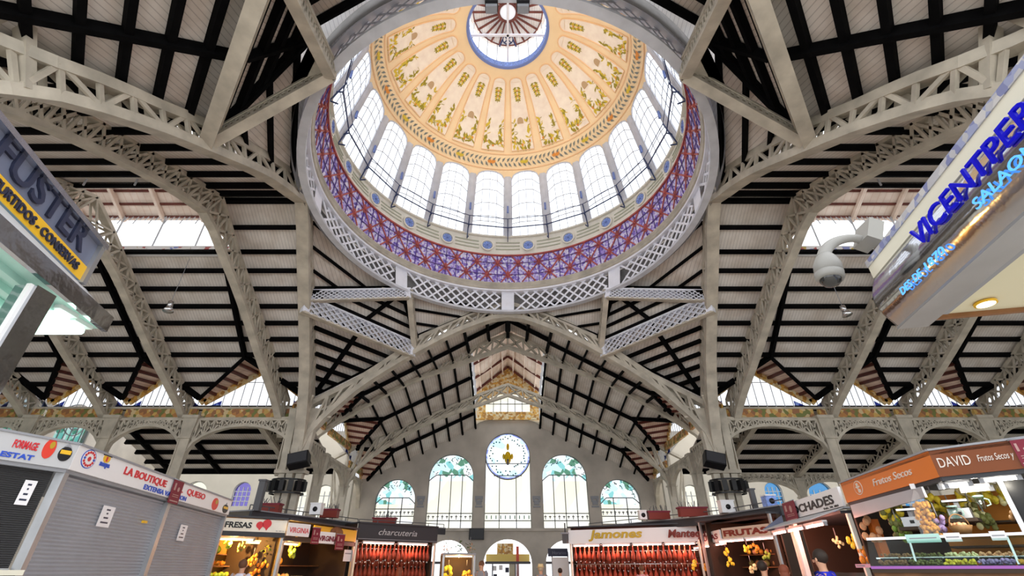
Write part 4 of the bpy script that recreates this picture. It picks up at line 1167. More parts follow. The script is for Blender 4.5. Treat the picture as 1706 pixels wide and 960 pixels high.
# lantern at the top
L0 = 27.96
MB().path([ell(2.29, 2.3, L0, 2 * pi * k / 60) for k in range(60)], .14, .12, side=None, closed=True).build('lantern_rim', M['blue_paint'], dome)
band((2.29, 2.3, L0), (2.2, 2.2, 28.4), n=60).build('blue_collar', M['blue_tile'], dome)
lg = band((2.2, 2.2, 28.4), (2.15, 2.15, 29.9), n=60).build('lantern_glass', M['glass_clear'], dome)
mu = MB()
for k in range(20):
    a = 2 * pi * k / 20; mu.bar(ell(2.18, 2.18, 28.4, a), ell(2.13, 2.13, 29.9, a), .05, .05)
mu.build('muntin', M['lead_pale'], lg)
lr = MB(); lr.grid([[ell(.001, .001, 30.0, 2 * pi * k / 40) for k in range(40)], [ell(2.3, 2.3, 29.95, 2 * pi * k / 40) for k in range(40)]], True)
roof = lr.build('lantern_ceiling', M['boards_white'], dome)
for k in range(24):
    a = 2 * pi * k / 24
    MB().bar(ell(.55, .55, 29.9, a), ell(2.1, 2.1, 29.88, a), .09, .1).build('radial_beam', M['timber_red'], roof)
MB().path([ell(.55, .55, 29.88, 2 * pi * k / 24) for k in range(24)], .14, .12, side=None, closed=True).build('centre_ring', M['timber_red'], roof)
MB().path([ell(2.05, 2.05, 29.86, 2 * pi * k / 40) for k in range(40)], .06, .06, side=None, closed=True).build('outer_ring', M['timber_red'], roof)
lr = MB(); lr.grid([[ell(.001, .001, 29.85, 2 * pi * k / 24) for k in range(24)], [ell(.46, .46, 29.85, 2 * pi * k / 24) for k in range(24)]], True); lr.build('centre_disc', M['white'], roof)
MB().box((0, D + .55, 28.45), (4.3, .12, .12)).build('cross_bar', M['iron_white'], dome)
MB().box((0, D, 28.45), (.12, 4.3, .12)).build('cross_bar', M['iron_white'], dome)
ro = MB(); rc_ = V((0, D + .95, 28.7))
ro.path([rc_ + V((.3 * cos(2 * pi * k / 20), .3 * sin(2 * pi * k / 20), 0)) for k in range(20)], .05, .05, side=(0, 0, 1), closed=True)
ro.ball(rc_, .09, n=6, m=4)
for k in range(4): ro.bar(rc_, rc_ + V((.3 * cos(pi * k / 2 + .78), .3 * sin(pi * k / 2 + .78), 0)), .05, .04)
for sx_ in (-1, 1): ro.bar(rc_ + V((sx_ * .3, 0, 0)), rc_ + V((sx_ * .5, .5, .1)), .08, .06)
ro.build('iron_rosette', M['rail'], dome)
# walkway rail round the sill with its brackets
MB().path([ell(7.55, 7.22, 19.45, 2 * pi * k / NW) for k in range(NW)], .05, .05, side=None, closed=True).build('walkway_rail', M['rail'], dome)
MB().path([ell(7.50, 7.17, 20.1, 2 * pi * k / NW) for k in range(NW)], .03, .03, side=None, closed=True).build('walkway_wire', M['rail'], dome)
for k in range(NW):
    a = 2 * pi * k / NW
    p = MB(); p.bar(ell(7.95, 7.62, 18.75, a), ell(7.5, 7.17, 20.1, a), .05, .05); p.bar(ell(7.98, 7.64, 19.3, a), ell(7.55, 7.22, 19.45, a), .05, .05); p.bar(ell(7.95, 7.62, 18.7, a), ell(7.6, 7.3, 18.62, a), .05, .05)
    p.build('rail_bracket', M['rail'], dome)
# floodlights hung inside the near rim
for x, nm in ((-.43, 'left'), (.40, 'right')):
    r = thing('floodlight', 'black floodlight hung on the near rim of the dome, %s of the pair' % nm, 'floodlight', (x, 6.75, 14.3))
    MB().box((x, 6.72, 14.55), (.34, .3, .5)).build('housing', M['black'], r)
    MB().box((x, 6.75, 14.24), (.3, .2, .12)).build('visor', M['grey'], r)
    MB().bar((x, 6.6, 14.75), (x, 6.45, 14.95), .06, .06).build('yoke', M['black'], r)
    ld = bpy.data.lights.new('dome_fill_spot', 'SPOT'); ld.energy = 2000; ld.color = (1, .88, .74); ld.spot_size = 1.2; ld.spot_blend = .8; ld.shadow_soft_size = .12  # unseen spot added above the housing to brighten the dome shell
    lo = bpy.data.objects.new('dome_fill_spot', ld); COL.objects.link(lo); lo.parent = r; lo.location = V((0, .35, .6))
    lo.rotation_euler = V((0, 9.0, 11.5)).to_track_quat('-Z', 'Y').to_euler()
# ------------------------------------------------------------------ market stalls
class Face:
    """a vertical plane from A to B (left to right as the viewer sees it); s along it, z up, q towards the viewer"""
    def __init__(self, A, B):
        self.A = V((A[0], A[1], 0)); self.B = V((B[0], B[1], 0)); d = self.B - self.A
        self.L = d.length; self.r = d.normalized(); self.n = self.r.cross(V((0, 0, 1)))
        self.ang = atan2(self.r.y, self.r.x); self.R = Matrix.Rotation(self.ang, 3, 'Z')
    def pt(self, s, z, q=0.0): return self.A + self.r * s + V((0, 0, z)) + self.n * q
    def uv(self, px, py, q=0.0):
        d = ray(px, py); o = self.A + self.n * q - O
        t = o.dot(self.n) / d.dot(self.n); p = O + d * t
        return (p - self.A).dot(self.r), p.z
    def box(self, mb, s0, s1, z0, z1, q0, q1):
        mb.box(self.pt((s0 + s1) / 2, (z0 + z1) / 2, (q0 + q1) / 2), (s1 - s0, abs(q1 - q0), z1 - z0), self.R); return mb
    def text(self, name, body, s, z, size, m, parent, q=.02, width=None, ext=.006, bold=0.0, shear=0.0):
        return text(name, body, size, self.pt(s, z, q), self.r, (0, 0, 1), m, parent, ext, 'LEFT', shear, bold, width)
    def disc(self, mb, s, z, rs, rz, q0, q1, n=24):
        a = [self.pt(s + rs * cos(2 * pi * k / n), z + rz * sin(2 * pi * k / n), q0) for k in range(n)]
        mb.slab(a, self.n * (q1 - q0)); return mb
def shutter(F, s0, s1, z0, z1, q, m, parent, name='shutter', n=46):
    mb = MB(); rows = []
    for k in range(n + 1):
        z = z1 + (z0 - z1) * k / n
        for zz, qq in ((z, q), (z - (z1 - z0) / n * .5, q + .022)):
            if k == n and qq != q: continue
            rows.append([F.pt(s0, zz, qq), F.pt(s1, zz, qq)])
    mb.grid(rows); o = mb.build(name, m, parent)
    F.box(MB(), s0, s1, z0 - .06, z0, q - .03, q + .04).build('shutter_rail', M['alu'], o)
    return o
GLOW = {'tube_amber': ((1, .55, .16), 70), 'tube_pink': ((1, .36, .24), 45), 'tube_white': ((1, .93, .78), 7)}
def tubelamp(F, s0, s1, z, q, m, label, group=None, watt=None):
    r = thing('fluorescent_lamp', label, 'lamp', F.pt((s0 + s1) / 2, z, q), group)
    MB().tube([F.pt(s0, z, q), F.pt(s1, z, q)], .022, 8).build('tube', M[m], r)
    F.box(MB(), s0, s1, z + .03, z + .08, q - .05, q + .05).build('batten', M['white'], r)
    col, e_ = GLOW[m]; ld = bpy.data.lights.new('tube_light', 'POINT'); ld.color = col; ld.energy = watt or e_; ld.shadow_soft_size = .02
    lo = bpy.data.objects.new('tube_light', ld); COL.objects.link(lo); lo.parent = r; lo.location = V((0, 0, -.04))
    e = MB()
    for s in (s0, s1): F.box(e, s - .03, s + .03, z - .03, z + .05, q - .03, q + .03)
    e.build('end_cap', M['grey'], r)
    return r
def banner(F, s0, s1, z0, z1, q, label):
    """maroon market pennant with a pale crest and lines"""
    r = thing('banner', label, 'banner', F.pt((s0 + s1) / 2, z0, q)); w_ = s1 - s0; h = z1 - z0
    F.box(MB(), s0, s1, z0, z1, q, q + .012).build('cloth', M['maroon'], r)
    MB().tube([F.pt(s0 - .02, z1, q + .006), F.pt(s1 + .02, z1, q + .006)], .012, 6).build('rod', M['grey'], r)
    e = MB()
    F.box(e, s0 + w_ * .15, s0 + w_ * .3, z0 + h * .55, z0 + h * .85, q + .012, q + .016)
    F.disc(e, s0 + w_ * .62, z0 + h * .62, w_ * .1, w_ * .1, q + .012, q + .016, 12)
    for k in (.36, .28): F.box(e, s0 + w_ * .2, s0 + w_ * .8, z0 + h * k, z0 + h * (k + .025), q + .012, q + .016)
    F.box(e, s0 + w_ * .1, s0 + w_ * .9, z0 + h * .08, z0 + h * .13, q + .012, q + .016)
    e.build('crest_print', M['banner_print'], r)
    return r
M['banner_print'] = mat('faded_print', (0.45, 0.28, 0.26), 0.6)
M['beige_sign'] = mat('beige_sign', (0.62, 0.48, 0.38), 0.5)
def notice(F, s, z, q, label, hw=.18):
    r = thing('paper_notice', label, 'notice', F.pt(s, z - .15, q))
    F.box(MB(), s - hw, s + hw, z - .155, z + .155, q, q + .004).build('sheet', M['paper'], r)
    e = MB()
    for dz, w_ in ((.10, .07), (.045, .03), (-.02, .08), (-.09, .13)): F.box(e, s - w_ * hw * 4.5, s + w_ * hw * 4.5, z + dz - .012, z + dz + .012, q + .004, q + .006)
    e.build('print', M['navy'], r)
# ---- closed cheese kiosk, left
KA, KB = (-6.43, 7.21), (-7.49, 13.83)
KL = (-7.75, 4.45)
k = thing('kiosk', 'closed grey shuttered cheese kiosk with a white sign, left of the photo', 'kiosk', (-7.6, 9.5, 0))
FF = Face(KA, KB); FS = Face(KL, KA)
ZT, ZB = 3.2, 2.86
for F, s1 in ((FF, FF.L), (FS, FS.L)):
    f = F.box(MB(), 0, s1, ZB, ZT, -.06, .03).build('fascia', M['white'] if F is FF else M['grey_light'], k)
    F.box(MB(), 0, s1, ZT, ZT + .03, -.1, .05).build('trim_strip', M['grey'], f)
    F.box(MB(), 0, s1, ZB - .05, ZB, -.1, .0).build('shutter_box', M['grey'], k)
sm = FF.uv(262, 900)[0]
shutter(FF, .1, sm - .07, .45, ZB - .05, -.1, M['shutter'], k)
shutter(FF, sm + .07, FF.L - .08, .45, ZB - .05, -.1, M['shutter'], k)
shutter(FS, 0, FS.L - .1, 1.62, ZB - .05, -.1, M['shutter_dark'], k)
FS.box(MB(), 0, FS.L, 1.54, 1.60, -.15, .12).build('counter_ledge', M['offwhite'], k)
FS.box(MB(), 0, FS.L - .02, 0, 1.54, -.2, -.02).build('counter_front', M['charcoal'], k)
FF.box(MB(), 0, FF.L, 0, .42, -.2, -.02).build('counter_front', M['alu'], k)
for F, a, b in ((FF, 0, .1), (FF, sm - .07, sm + .07), (FF, FF.L - .08, FF.L)):
    F.box(MB(), a, b, 0, ZB, -.12, .0).build('post', M['alu'], k)
MB().slab([V((*KA, ZT - .02)), V((*KB, ZT - .02)), V((KB[0] - 4, KB[1] + .3, ZT - .02)), V((KL[0] - 3, KL[1] + .4, ZT - .02)), V((*KL, ZT - .02))], (0, 0, -.05)).build('roof', M['grey'], k)
MB().slab([V((KB[0], KB[1], 0)), V((KB[0] - 4, KB[1] + .3, 0)), V((KB[0] - 4, KB[1] + .3, ZT)), V((KB[0], KB[1], ZT))], (0, -.06, 0)).build('end_panel', M['grey'], k)
lk = MB(); s, z = FF.uv(246, 870); FF.box(lk, s - .06, s + .06, z - .02, z + .02, -.08, -.03); lk.build('lock', M['yellow'], k)
def fit(F, px0, px1, py): return F.uv(px0, py)[0], F.uv(px1, py)[0]
a, b = fit(FF, 199, 278, 795); FF.text('lettering', 'LA BOUTIQUE', a, 3.02, .165, M['red'], k, q=.035, width=b - a, bold=.004)
a0, _ = fit(FF, 283, 303, 815); FF.text('lettering', 'DEL', a0, 3.02, .165, M['red'], k, q=.035, width=.5, bold=.004)
a, b = fit(FF, 307, 340, 825); FF.text('lettering', 'QUESO', a, 3.02, .165, M['red'], k, q=.035, width=b - a, bold=.004)
a, b = fit(FF, 232, 310, 822); FF.text('lettering', 'EXTENSA VARIACION', a, 2.885, .115, M['blue'], k, q=.035, width=b - a, bold=.003)
def tomato(F, px, py):
    s, z = F.uv(px, py); kx = 1.6 if F is FF else .6; t = F.disc(MB(), s, z, .12 * kx, .135, .03, .04).build('red_oval', M['red_tomato'], k)
    F.disc(MB(), s + .03 * kx, z + .05, .05 * kx, .05, .04, .045, 14).build('oval_highlight', M['gold_letter'], t)
def badge(F, px, py):
    s, z = F.uv(px, py); kx = 1.5 if F is FF else .65; t = F.disc(MB(), s, z, .125 * kx, .1, .03, .04).build('round_badge', M['black'], k)
    F.box(MB(), s - .1 * kx, s + .1 * kx, z - .005, z + .05, .04, .045).build('badge_band', M['yellow'], t)
    MB().slab([F.pt(s - .05, z + .09, .03), F.pt(s + .05, z + .09, .03), F.pt(s, z + .15, .03)], F.n * .01).build('badge_tip', M['grey'], t)
tomato(FF, 356, 840); badge(FF, 373, 848); tomato(FS, 80, 748); badge(FS, 106, 757)
s, z = FF.uv(144, 765)
o = FF.disc(MB(), s, z, .17, .135, .03, .036).build('round_emblem', M['blue'], k)
FF.disc(MB(), s, z, .155, .122, .036, .04).build('emblem_field', M['white'], o)
dots = MB()
for q in range(14): 
    if q in (0, 7): continue
    FF.disc(dots, s + .12 * cos(2 * pi * q / 14), z + .095 * sin(2 * pi * q / 14), .024, .02, .04, .044, 8)
FF.disc(dots, s, z, .04, .035, .04, .044, 10); dots.build('emblem_ring', M['red'], o)
st = MB(); 
for q in (-1, 1): FF.disc(st, s + q * .115, z, .025, .02, .04, .044, 8)
st.build('emblem_star', M['blue'], o)
s, z = FF.uv(173, 768)
c = FF.disc(MB(), s, z + .035, .095, .065, .03, .036, 16).build('crowned_mark', M['yellow'], k)
cm = MB(); FF.box(cm, s - .02, s + .02, z - .01, z + .06, .036, .04); cm.build('mark_stripe', M['red'], c)
FF.box(MB(), s - .12, s + .12, z + .07, z + .09, .03, .038).build('mark_cap', M['navy'], c)
FF.text('mark_word', 'nespa', s - .13, z - .085, .1, M['blue'], k, q=.035, width=.27, bold=.005)
a, b = fit(FS, 22, 66, 745); FS.text('lettering', 'FORMAGE', a - .03, 3.03, .14, M['red'], k, q=.035, width=b - a, bold=.004)
FS.text('lettering', 'ESTAT', fit(FS, 16, 30, 754)[0] - .1, 2.9, .09, M['blue'], k, q=.035, width=.36, bold=.003)
for F, px, py, lb in ((FF, 176, 861, 'white paper notice on the wider front shutter of the kiosk'), (FF, 303, 888, 'white paper notice on the narrow far shutter of the kiosk'), (FS, 43, 821, 'white paper notice on the dark side shutter of the kiosk')):
    s, z = F.uv(px, py, -.075); notice(F, s, z, -.07, lb, .18 if F is FF else .07)
s, z = FF.uv(293, 820, .06); banner(FF, s - .22, s + .22, z - .22, z + .22, .06, 'maroon banner hanging across the cheese kiosk sign')
# ---- foreground canopy at upper left: FUSTER
FA, FB = atZ(0, 215, 3.0), atZ(163, 410, 3.0)
dirn = (FB - FA); dirn.z = 0
A0 = FA - dirn * 1.2
F1 = Face((A0.x, A0.y), (FB.x, FB.y)); L = F1.L
k = thing('stall_canopy', 'grey stall canopy with the sign FUSTER and a chrome edge, upper left corner', 'canopy', (FB.x - .8, FB.y - .8, 2.4))
zb = F1.uv(133, 468)[1]
F1.box(MB(), 0, L, zb, 3.0, -.05, 0).build('sign_board', M['slate'], k)
F1.box(MB(), 0, L, zb, zb + .075, 0, .004).build('yellow_strip', M['yellow'], k)
F1.box(MB(), 0, L + .03, 3.0, 3.025, -.07, .03).build('top_trim', M['steel'], k)
F1.box(MB(), L, L + .03, zb - .01, 3.02, -.07, .02).build('end_trim', M['alu'], k)
a, b = F1.uv(-28, 262)[0], F1.uv(137, 405)[0]
F1.text('lettering', 'FUSTER', a, zb + .10, .17, M['navy'], k, q=.006, width=b - a, bold=.0025)
a, b = F1.uv(-58, 300)[0], F1.uv(124, 447)[0]
F1.text('lettering', 'ENCURTIDOS - CONSERVAS', a, zb + .018, .055, M['navy'], k, q=.006, width=b - a, bold=.001)
nz = 2.52
N0, N1 = atZ(0, 384, nz), atZ(180, 541, nz); nd = N1 - N0; N0 = N0 - nd * 1.2
top0, top1 = F1.pt(0, zb - .01, 0), F1.pt(L + .05, zb - .01, 0)
MB().slab([top0, top1, N1 + V((0, 0, .02)), N0 + V((0, 0, .02))], (0, 0, -.015)).build('sloping_ledge', M['grey_light'], k)
ns = nd.normalized(); 
MB().bar(N0, N1, .02, .07).build('chrome_nose', M['steel_mirror'], k)
back = V((-1, .0, 0)) * 1.3
MB().slab([N1 + V((0, 0, -.02)), N0 + V((0, 0, -.02)), N0 + back, N1 + back], (0, 0, .02)).build('soffit', M['mint'], k)
for q in range(7):
    f = .08 + q * .07
    MB().bar(N0 + back * f + V((0, 0, -.03)), N1 - nd * .32 + back * f + V((0, 0, -.03)), .03, .025).build('soffit_rib', M['mint'], k)
MB().slab([N1 + V((0, 0, .02)), top1, top1 + back, N1 + back], (0, .015, 0)).build('end_panel', M['alu'], k)
lt = thing('fluorescent_lamp', 'greenish white fluorescent tube under the FUSTER canopy', 'lamp', N1 + back * .5)
for f in (.10, .26):
    p0, p1 = N1 - nd * (f) + back * .04 + V((0, 0, -.06)), N1 - nd * f + back * .95 + V((0, 0, -.06))
    MB().tube([p0, p1], .018, 8).build('tube', M['tube_green'], lt)
    MB().bar(p0 + V((0, 0, .035)), p1 + V((0, 0, .035)), .09, .02).build('batten', M['white'], lt)
pc = atZ(62, 530, 2.35); pc = V((pc.x - .06, pc.y, 0))
cp = thing('chrome_post', 'square polished chrome post under the FUSTER canopy', 'post', pc)
MB().box((pc.x, pc.y, 1.23), (.08, .08, 2.46)).build('shaft', M['steel_mirror'], cp)
MB().box((pc.x + .02, pc.y - .046, 1.23), (.016, .012, 2.46)).build('edge_strip', M['white'], cp)
MB().box((pc.x, pc.y, .02), (.18, .18, .04)).build('foot_plate', M['steel'], cp)
# ---- foreground canopy at upper right: VICENTPERIS
VA, VB = atZ(1446, 437, 3.0), atZ(1706, 100, 3.0)
vd = VB - VA; VB2 = VB + vd * .8
F2 = Face((VA.x, VA.y), (VB2.x, VB2.y)); L = F2.L
k = thing('stall_canopy', 'polished metal stall canopy with royal blue letters, upper right corner', 'canopy', (VA.x + .8, VA.y - .8, 2.4))
zb = F2.uv(1516, 528)[1]
F2.box(MB(), 0, L, 2.965, 3.0, -.05, .015).build('marbled_edge', M['marble_blue'] if 'marble_blue' in M else M['slate'], k)
F2.box(MB(), 0, L, 2.90, 2.965, -.05, .01).build('cream_strip', M['offwhite'], k)
pr2 = []
for i in range(13):
    t = i / 12; pr2.append((2.90 + (zb - 2.90) * t, .005 + .05 * sin(pi * t) ** 1.0))
cv = MB(); cv.smooth = True; cv.grid([[F2.pt(0, z, q), F2.pt(L, z, q)] for z, q in pr2]); cv.build('curved_fascia', M['steel_mirror'], k)
MB().slab([F2.pt(0, z, q) for z, q in pr2] + [F2.pt(0, zb, -.05), F2.pt(0, 2.97, -.05)], F2.r * .01).build('end_cap', M['steel'], k)
F2.box(MB(), 0, L, zb - .012, zb, -.12, .01).build('bottom_lip', M['alu'], k)
F2.box(MB(), .1, L, zb + .0, zb + .06, -.16, -.10).build('channel', M['grey'], k)
sf = [F2.pt(.06, zb + .02, -.14), F2.pt(L, zb + .02, -.14), F2.pt(L, zb + .02, -1.6), F2.pt(.06, zb + .02, -1.6)]
MB().slab(sf, (0, 0, .02)).build('soffit', M['soffit_cream'] if 'soffit_cream' in M else M['offwhite'], k)
F2.box(MB(), .04, .06, zb - .0, zb + .1, -1.6, -.12).build('soffit_edge', M['wood'], k)
a, zz = F2.uv(1548, 392); b = F2.uv(1706, 245)[0]
full = (b - a) / 7.4 * 11
F2.text('lettering', 'VICENTPERIS', a, 2.775, .12, M['blue_deep'], k, q=.062, width=full, bold=.0006, ext=.005)
a = F2.uv(1528, 488)[0]; b = F2.uv(1606, 428)[0]
for wd, f0, f1 in (('DES', 0, .26), ('DE', .34, .52), ('1870', .60, 1.0)): F2.text('lettering', wd, a + (b - a) * f0, zb + .055, .05, M['blue_lit'], k, q=.062, width=(b - a) * (f1 - f0), ext=.002)
a = F2.uv(1660, 345)[0]
F2.text('lettering', 'SALAONS', a, 2.70, .06, M['blue_lit'], k, q=.062, width=.34, bold=0, ext=.002)
dl = atZ(1642, 506, zb + .01)
r = thing('downlight', 'round glowing downlight in the cream soffit, upper right', 'lamp', dl)
MB().tube([dl + V((0, 0, .006)), dl - V((0, 0, .004))], .042, 20).build('bezel', M['yellow'], r)
MB().tube([dl + V((0, 0, -.002)), dl - V((0, 0, .006))], .034, 20).build('lens', M['lamp'], r)
# security camera on a swan-neck beside it
Yc = VA.y - .02
c0 = atY(1382, 448, Yc)
r = thing('security_camera', 'grey dome security camera on a curved arm beside the blue lettered canopy', 'camera', c0)
bx = atY(1447, 392, Yc); rot = Matrix.Rotation(.45, 3, 'Y')
MB().box(bx, (.075, .12, .14), rot).build('wall_box', M['camera_grey'], r)
MB().box(bx + V((.06, .02, -.08)), (.06, .06, .12), rot).build('mount', M['camera_grey'], r)
arm = [atY(a, b, Yc) for a, b in ((1440, 400), (1420, 397), (1400, 400), (1384, 408), (1374, 420), (1373, 432))]
MB().tube(smoothp(arm, 12), [.022 + .014 * (i / 12) ** 2 for i in range(13)], 12).build('arm', M['camera_grey'], r)
bd = MB(); bd.smooth = True
ax = (atY(1386, 476, Yc) - atY(1374, 424, Yc)).normalized(); c1 = atY(1374, 424, Yc)
prof_c = [(0, .03), (.03, .05), (.07, .064), (.115, .066), (.118, .062), (.122, .067), (.150, .064), (.162, .058)]
bd.tube([c1 + ax * h for h, _ in prof_c], [q for _, q in prof_c], 20); bd.build('housing', M['camera_grey'], r)
MB().ball(c1 + ax * .15, .052, n=18, m=12).build('smoked_dome', M['smoke_dome'], r)
# hanging spotlights in the halls
for px, py, Y, lb in ((281, 513, 16.5, 'small chrome spotlight hanging on a wire in the left hall'), (1407, 520, 16.5, 'small chrome spotlight hanging on a wire in the right hall')):
    p = atY(px, py, Y)
    r = thing('hanging_spotlight', lb, 'lamp', p)
    MB().tube([p + V((0, 0, 2.4)), p + V((0, 0, .2))], .012, 5).build('wire', M['grey'], r)
    MB().tube([p + V((0, 0, .28)), p + V((.02, 0, .05))], .1, 10).build('body', M['steel'], r)
    MB().tube([p + V((.02, 0, .05)), p + V((.05, -.02, -.16))], [.1, .2], 12).build('reflector', M['steel'], r)
# ------------------------------------------------------------------ open stalls, goods, people
def up_sign(F, s0, s1, z0, z1, q, m, parent, name='sign_board'):
    return F.box(MB(), s0, s1, z0, z1, q - .06, q).build(name, M[m], parent)
def stall(label, F, s0, s1, zt, depth, back, counter=True, roof='charcoal', left=True, right=True, post='alu'):
    r = thing('market_stall', label, 'market stall', F.pt((s0 + s1) / 2, 0, -depth / 2))
    F.box(MB(), s0, s1, zt - .06, zt, -depth, .1).build('roof', M[roof], r)
    F.box(MB(), s0, s1, 0, zt - .06, -depth - .05, -depth).build('back_wall', M[back], r)
    for on, a, b in ((left, s0, s0 + .06), (right, s1 - .06, s1)):
        if on: F.box(MB(), a, b, 0, zt - .06, -depth, -depth * .15).build('side_wall', M[back], r)
    if counter:
        F.box(MB(), s0 + .05, s1 - .05, 0, .95, -.65, -.05).build('counter', M['grey_light'], r)
        F.box(MB(), s0 + .03, s1 - .03, .95, 1.0, -.7, 0).build('counter_top', M['steel'], r)
    for a in (s0, s1 - .08): F.box(MB(), a, a + .08, 0, zt - .06, -.1, -.02).build('post', M[post], r)
    return r
def shelf(F, s0, s1, z, q0, q1, m, parent): return F.box(MB(), s0, s1, z - .03, z, q0, q1).build('shelf', M[m], parent)
FR = {}
for nm, c in (('orange', (0.80, 0.27, 0.03)), ('lemon', (0.85, 0.68, 0.06)), ('green', (0.20, 0.34, 0.05)), ('red', (0.55, 0.05, 0.03)), ('peach', (0.80, 0.42, 0.22)), ('pale', (0.86, 0.80, 0.45)), ('brown', (0.28, 0.15, 0.06)), ('purple', (0.42, 0.32, 0.60)), ('amber', (0.72, 0.36, 0.05)), ('olive', (0.16, 0.17, 0.05))):
    FR[nm] = mat('fruit_' + nm, c, 0.45, noise=.2, scale=12)
def fruit_proto(kind, col, r_):
    b = MB()
    if kind == 'melon': b.ball((0, 0, r_), r_, (1.25, 1, 1), 12, 8)
    elif kind == 'pepper':
        for q in range(3): b.ball((.35 * r_ * cos(2.1 * q), .35 * r_ * sin(2.1 * q), r_), r_ * .75, (1, 1, 1.3), 8, 6)
    else: b.ball((0, 0, r_), r_, (1, 1, .95), 10, 7)
    o = b.build(kind, FR[col])
    st = MB().tube([(0, 0, r_ * 1.8), (.1 * r_, 0, r_ * 2.25)], r_ * .09, 5).build('stem', M['green_leaf'])
    st.location = (0, 0, 0)
    bpy.context.view_layer.update()
    for x in (o, st):
        pass
    return o, st
def make_fruit(kind, col, r_):
    b = MB()
    if kind == 'melon': b.ball((0, 0, 0), r_, (1.25, 1, 1), 12, 8)
    elif kind == 'pepper':
        for q in range(3): b.ball((.35 * r_ * cos(2.1 * q), .35 * r_ * sin(2.1 * q), 0), r_ * .75, (1, 1, 1.3), 8, 6)
    else: b.ball((0, 0, 0), r_, (1, 1, .95), 10, 7)
    me_o = b.build(kind, FR[col]); me_o.location = (0, 0, 0)
    return me_o
PROTO = {}
def fruit(kind, col, r_, p, label, group, cat=None):
    key = (kind, col, r_)
    if key not in PROTO:
        b = MB(); c = V((0, 0, 50))
        if kind == 'melon': b.ball(c, r_, (1.25, 1, 1), 12, 8)
        elif kind == 'pepper':
            for q in range(3): b.ball(c + V((.35 * r_ * cos(2.1 * q), .35 * r_ * sin(2.1 * q), 0)), r_ * .75, (1, 1, 1.3), 8, 6)
        else: b.ball(c, r_, (1, 1, .95), 10, 7)
        o = thing(kind, label, cat or kind, c)
        b.build('flesh', FR[col], o)
        MB().tube([c + V((0, 0, r_ * .9)), c + V((.2 * r_, 0, r_ * 1.3))], r_ * .1, 5).build('stem', M['green_leaf'], o)
        PROTO[key] = o
        r = o
    else: r = copy_tree(PROTO[key])
    r.location = p; r.rotation_euler = (random.uniform(-.3, .3), random.uniform(-.3, .3), random.uniform(0, 6))
    tag(r, label, cat or kind, group)
    return r
def fruit_row(F, s0, s1, z, q, kinds, label, group, n, r_=.07, cat=None):
    for i in range(n):
        kd, col = kinds[i % len(kinds)]
        fruit(kd, col, r_, F.pt(s0 + (s1 - s0) * (i + .5) / n + random.uniform(-.01, .01), z + r_ * .97, q + random.uniform(-.04, .04)), label, group, cat)
def crate(F, s0, s1, z, q0, q1, m, label, group=None, h=.14):
    r = thing('crate', label, 'crate', F.pt((s0 + s1) / 2, z, (q0 + q1) / 2), group)
    F.box(MB(), s0, s1, z, z + .02, q0, q1).build('base', M[m], r)
    for a, b, c, d in ((s0, s1, q1 - .02, q1), (s0, s1, q0, q0 + .02)): 
        for zz in (z + .03, z + .09): F.box(MB(), a, b, zz, zz + .045, c, d).build('slat', M[m], r)
    for a in (s0, s1 - .02): F.box(MB(), a, a + .02, z, z + h, q0, q1).build('end_board', M[m], r)
    return r
# hams: body, hoof, string and drip cup; copies share the mesh
hc = V((0, 0, 60))
ham0 = thing('ham', 'cured ham hanging under the gold lettered sign', 'ham', hc)
hb = MB(); hb.smooth = True
prof_h = [(0, .028), (-.10, .034), (-.2, .055), (-.32, .10), (-.44, .125), (-.54, .10), (-.60, .05), (-.62, .01)]
hb.tube([hc + V((.02 * sin(h * 5), 0, h)) for h, _ in prof_h], [q for _, q in prof_h], 9); hb.build('flesh', M['ham'], ham0)
MB().tube([hc + V((0, 0, .10)), hc + V((0, 0, -.02))], [.012, .026], 6).build('hoof', M['ham_string'], ham0)
MB().tube([hc + V((0, 0, -.62)), hc + V((0, 0, -.67))], [.04, .012], 8).build('drip_cup', M['paper'], ham0)
HAMS = [0]
def ham(p, rz, label, group, sc=1.0):
    r = ham0 if HAMS[0] == 0 else copy_tree(ham0)
    HAMS[0] += 1
    r.location = p; r.rotation_euler = (0, random.uniform(-.05, .05), rz); r.scale = (sc, sc, sc)
    tag(r, label, 'ham', group)
def hang_bar(F, s0, s1, z, q, parent):
    MB().tube([F.pt(s0, z, q), F.pt(s1, z, q)], .02, 6).build('hanging_bar', M['steel'], parent)
# ---- FRESAS stall (amber lit fruit)
A, B = atZ(362, 862, 3.0), atZ(479, 868, 3.0)
F = Face((A.x, A.y), (B.x, B.y)); L = F.L
k = stall('amber lit fruit stall with a white FRESAS sign beside the closed kiosk', F, 0, L, 3.08, 2.2, 'amber_wall', counter=False)
up_sign(F, 0, L, 2.64, 3.0, .04, 'white2' if 'white2' in M else 'cream', k)
F.box(MB(), 0, L, 2.5, 2.64, -.02, .03).build('shutter_box', M['charcoal'], k)
a, b = fit(F, 375, 420, 870); F.text('lettering', 'FRESAS', a, 2.74, .22, M['black'], k, q=.045, width=b - a, bold=.008)
for px, py, sc in ((433, 875, .9), (445, 873, 1.15)):
    s, z = F.uv(px, py, .05)
    st = F.disc(MB(), s, z, .12 * sc, .11 * sc, .04, .06, 14).build('strawberry_mark', M['red'], k)
    MB().slab([F.pt(s - .1 * sc, z - .03, .04), F.pt(s + .1 * sc, z - .03, .04), F.pt(s + .02, z - .17 * sc, .04)], F.n * .018).build('mark_tip', M['red'], st)
F.text('lettering', '96 382 91 26', fit(F, 459, 475, 884)[0], 2.665, .05, M['grey'], k, q=.045, width=.35)
tubelamp(F, .1, L * .6, 2.42, -.25, 'tube_amber', 'amber fluorescent tube under the FRESAS sign, nearer the kiosk', watt=260)
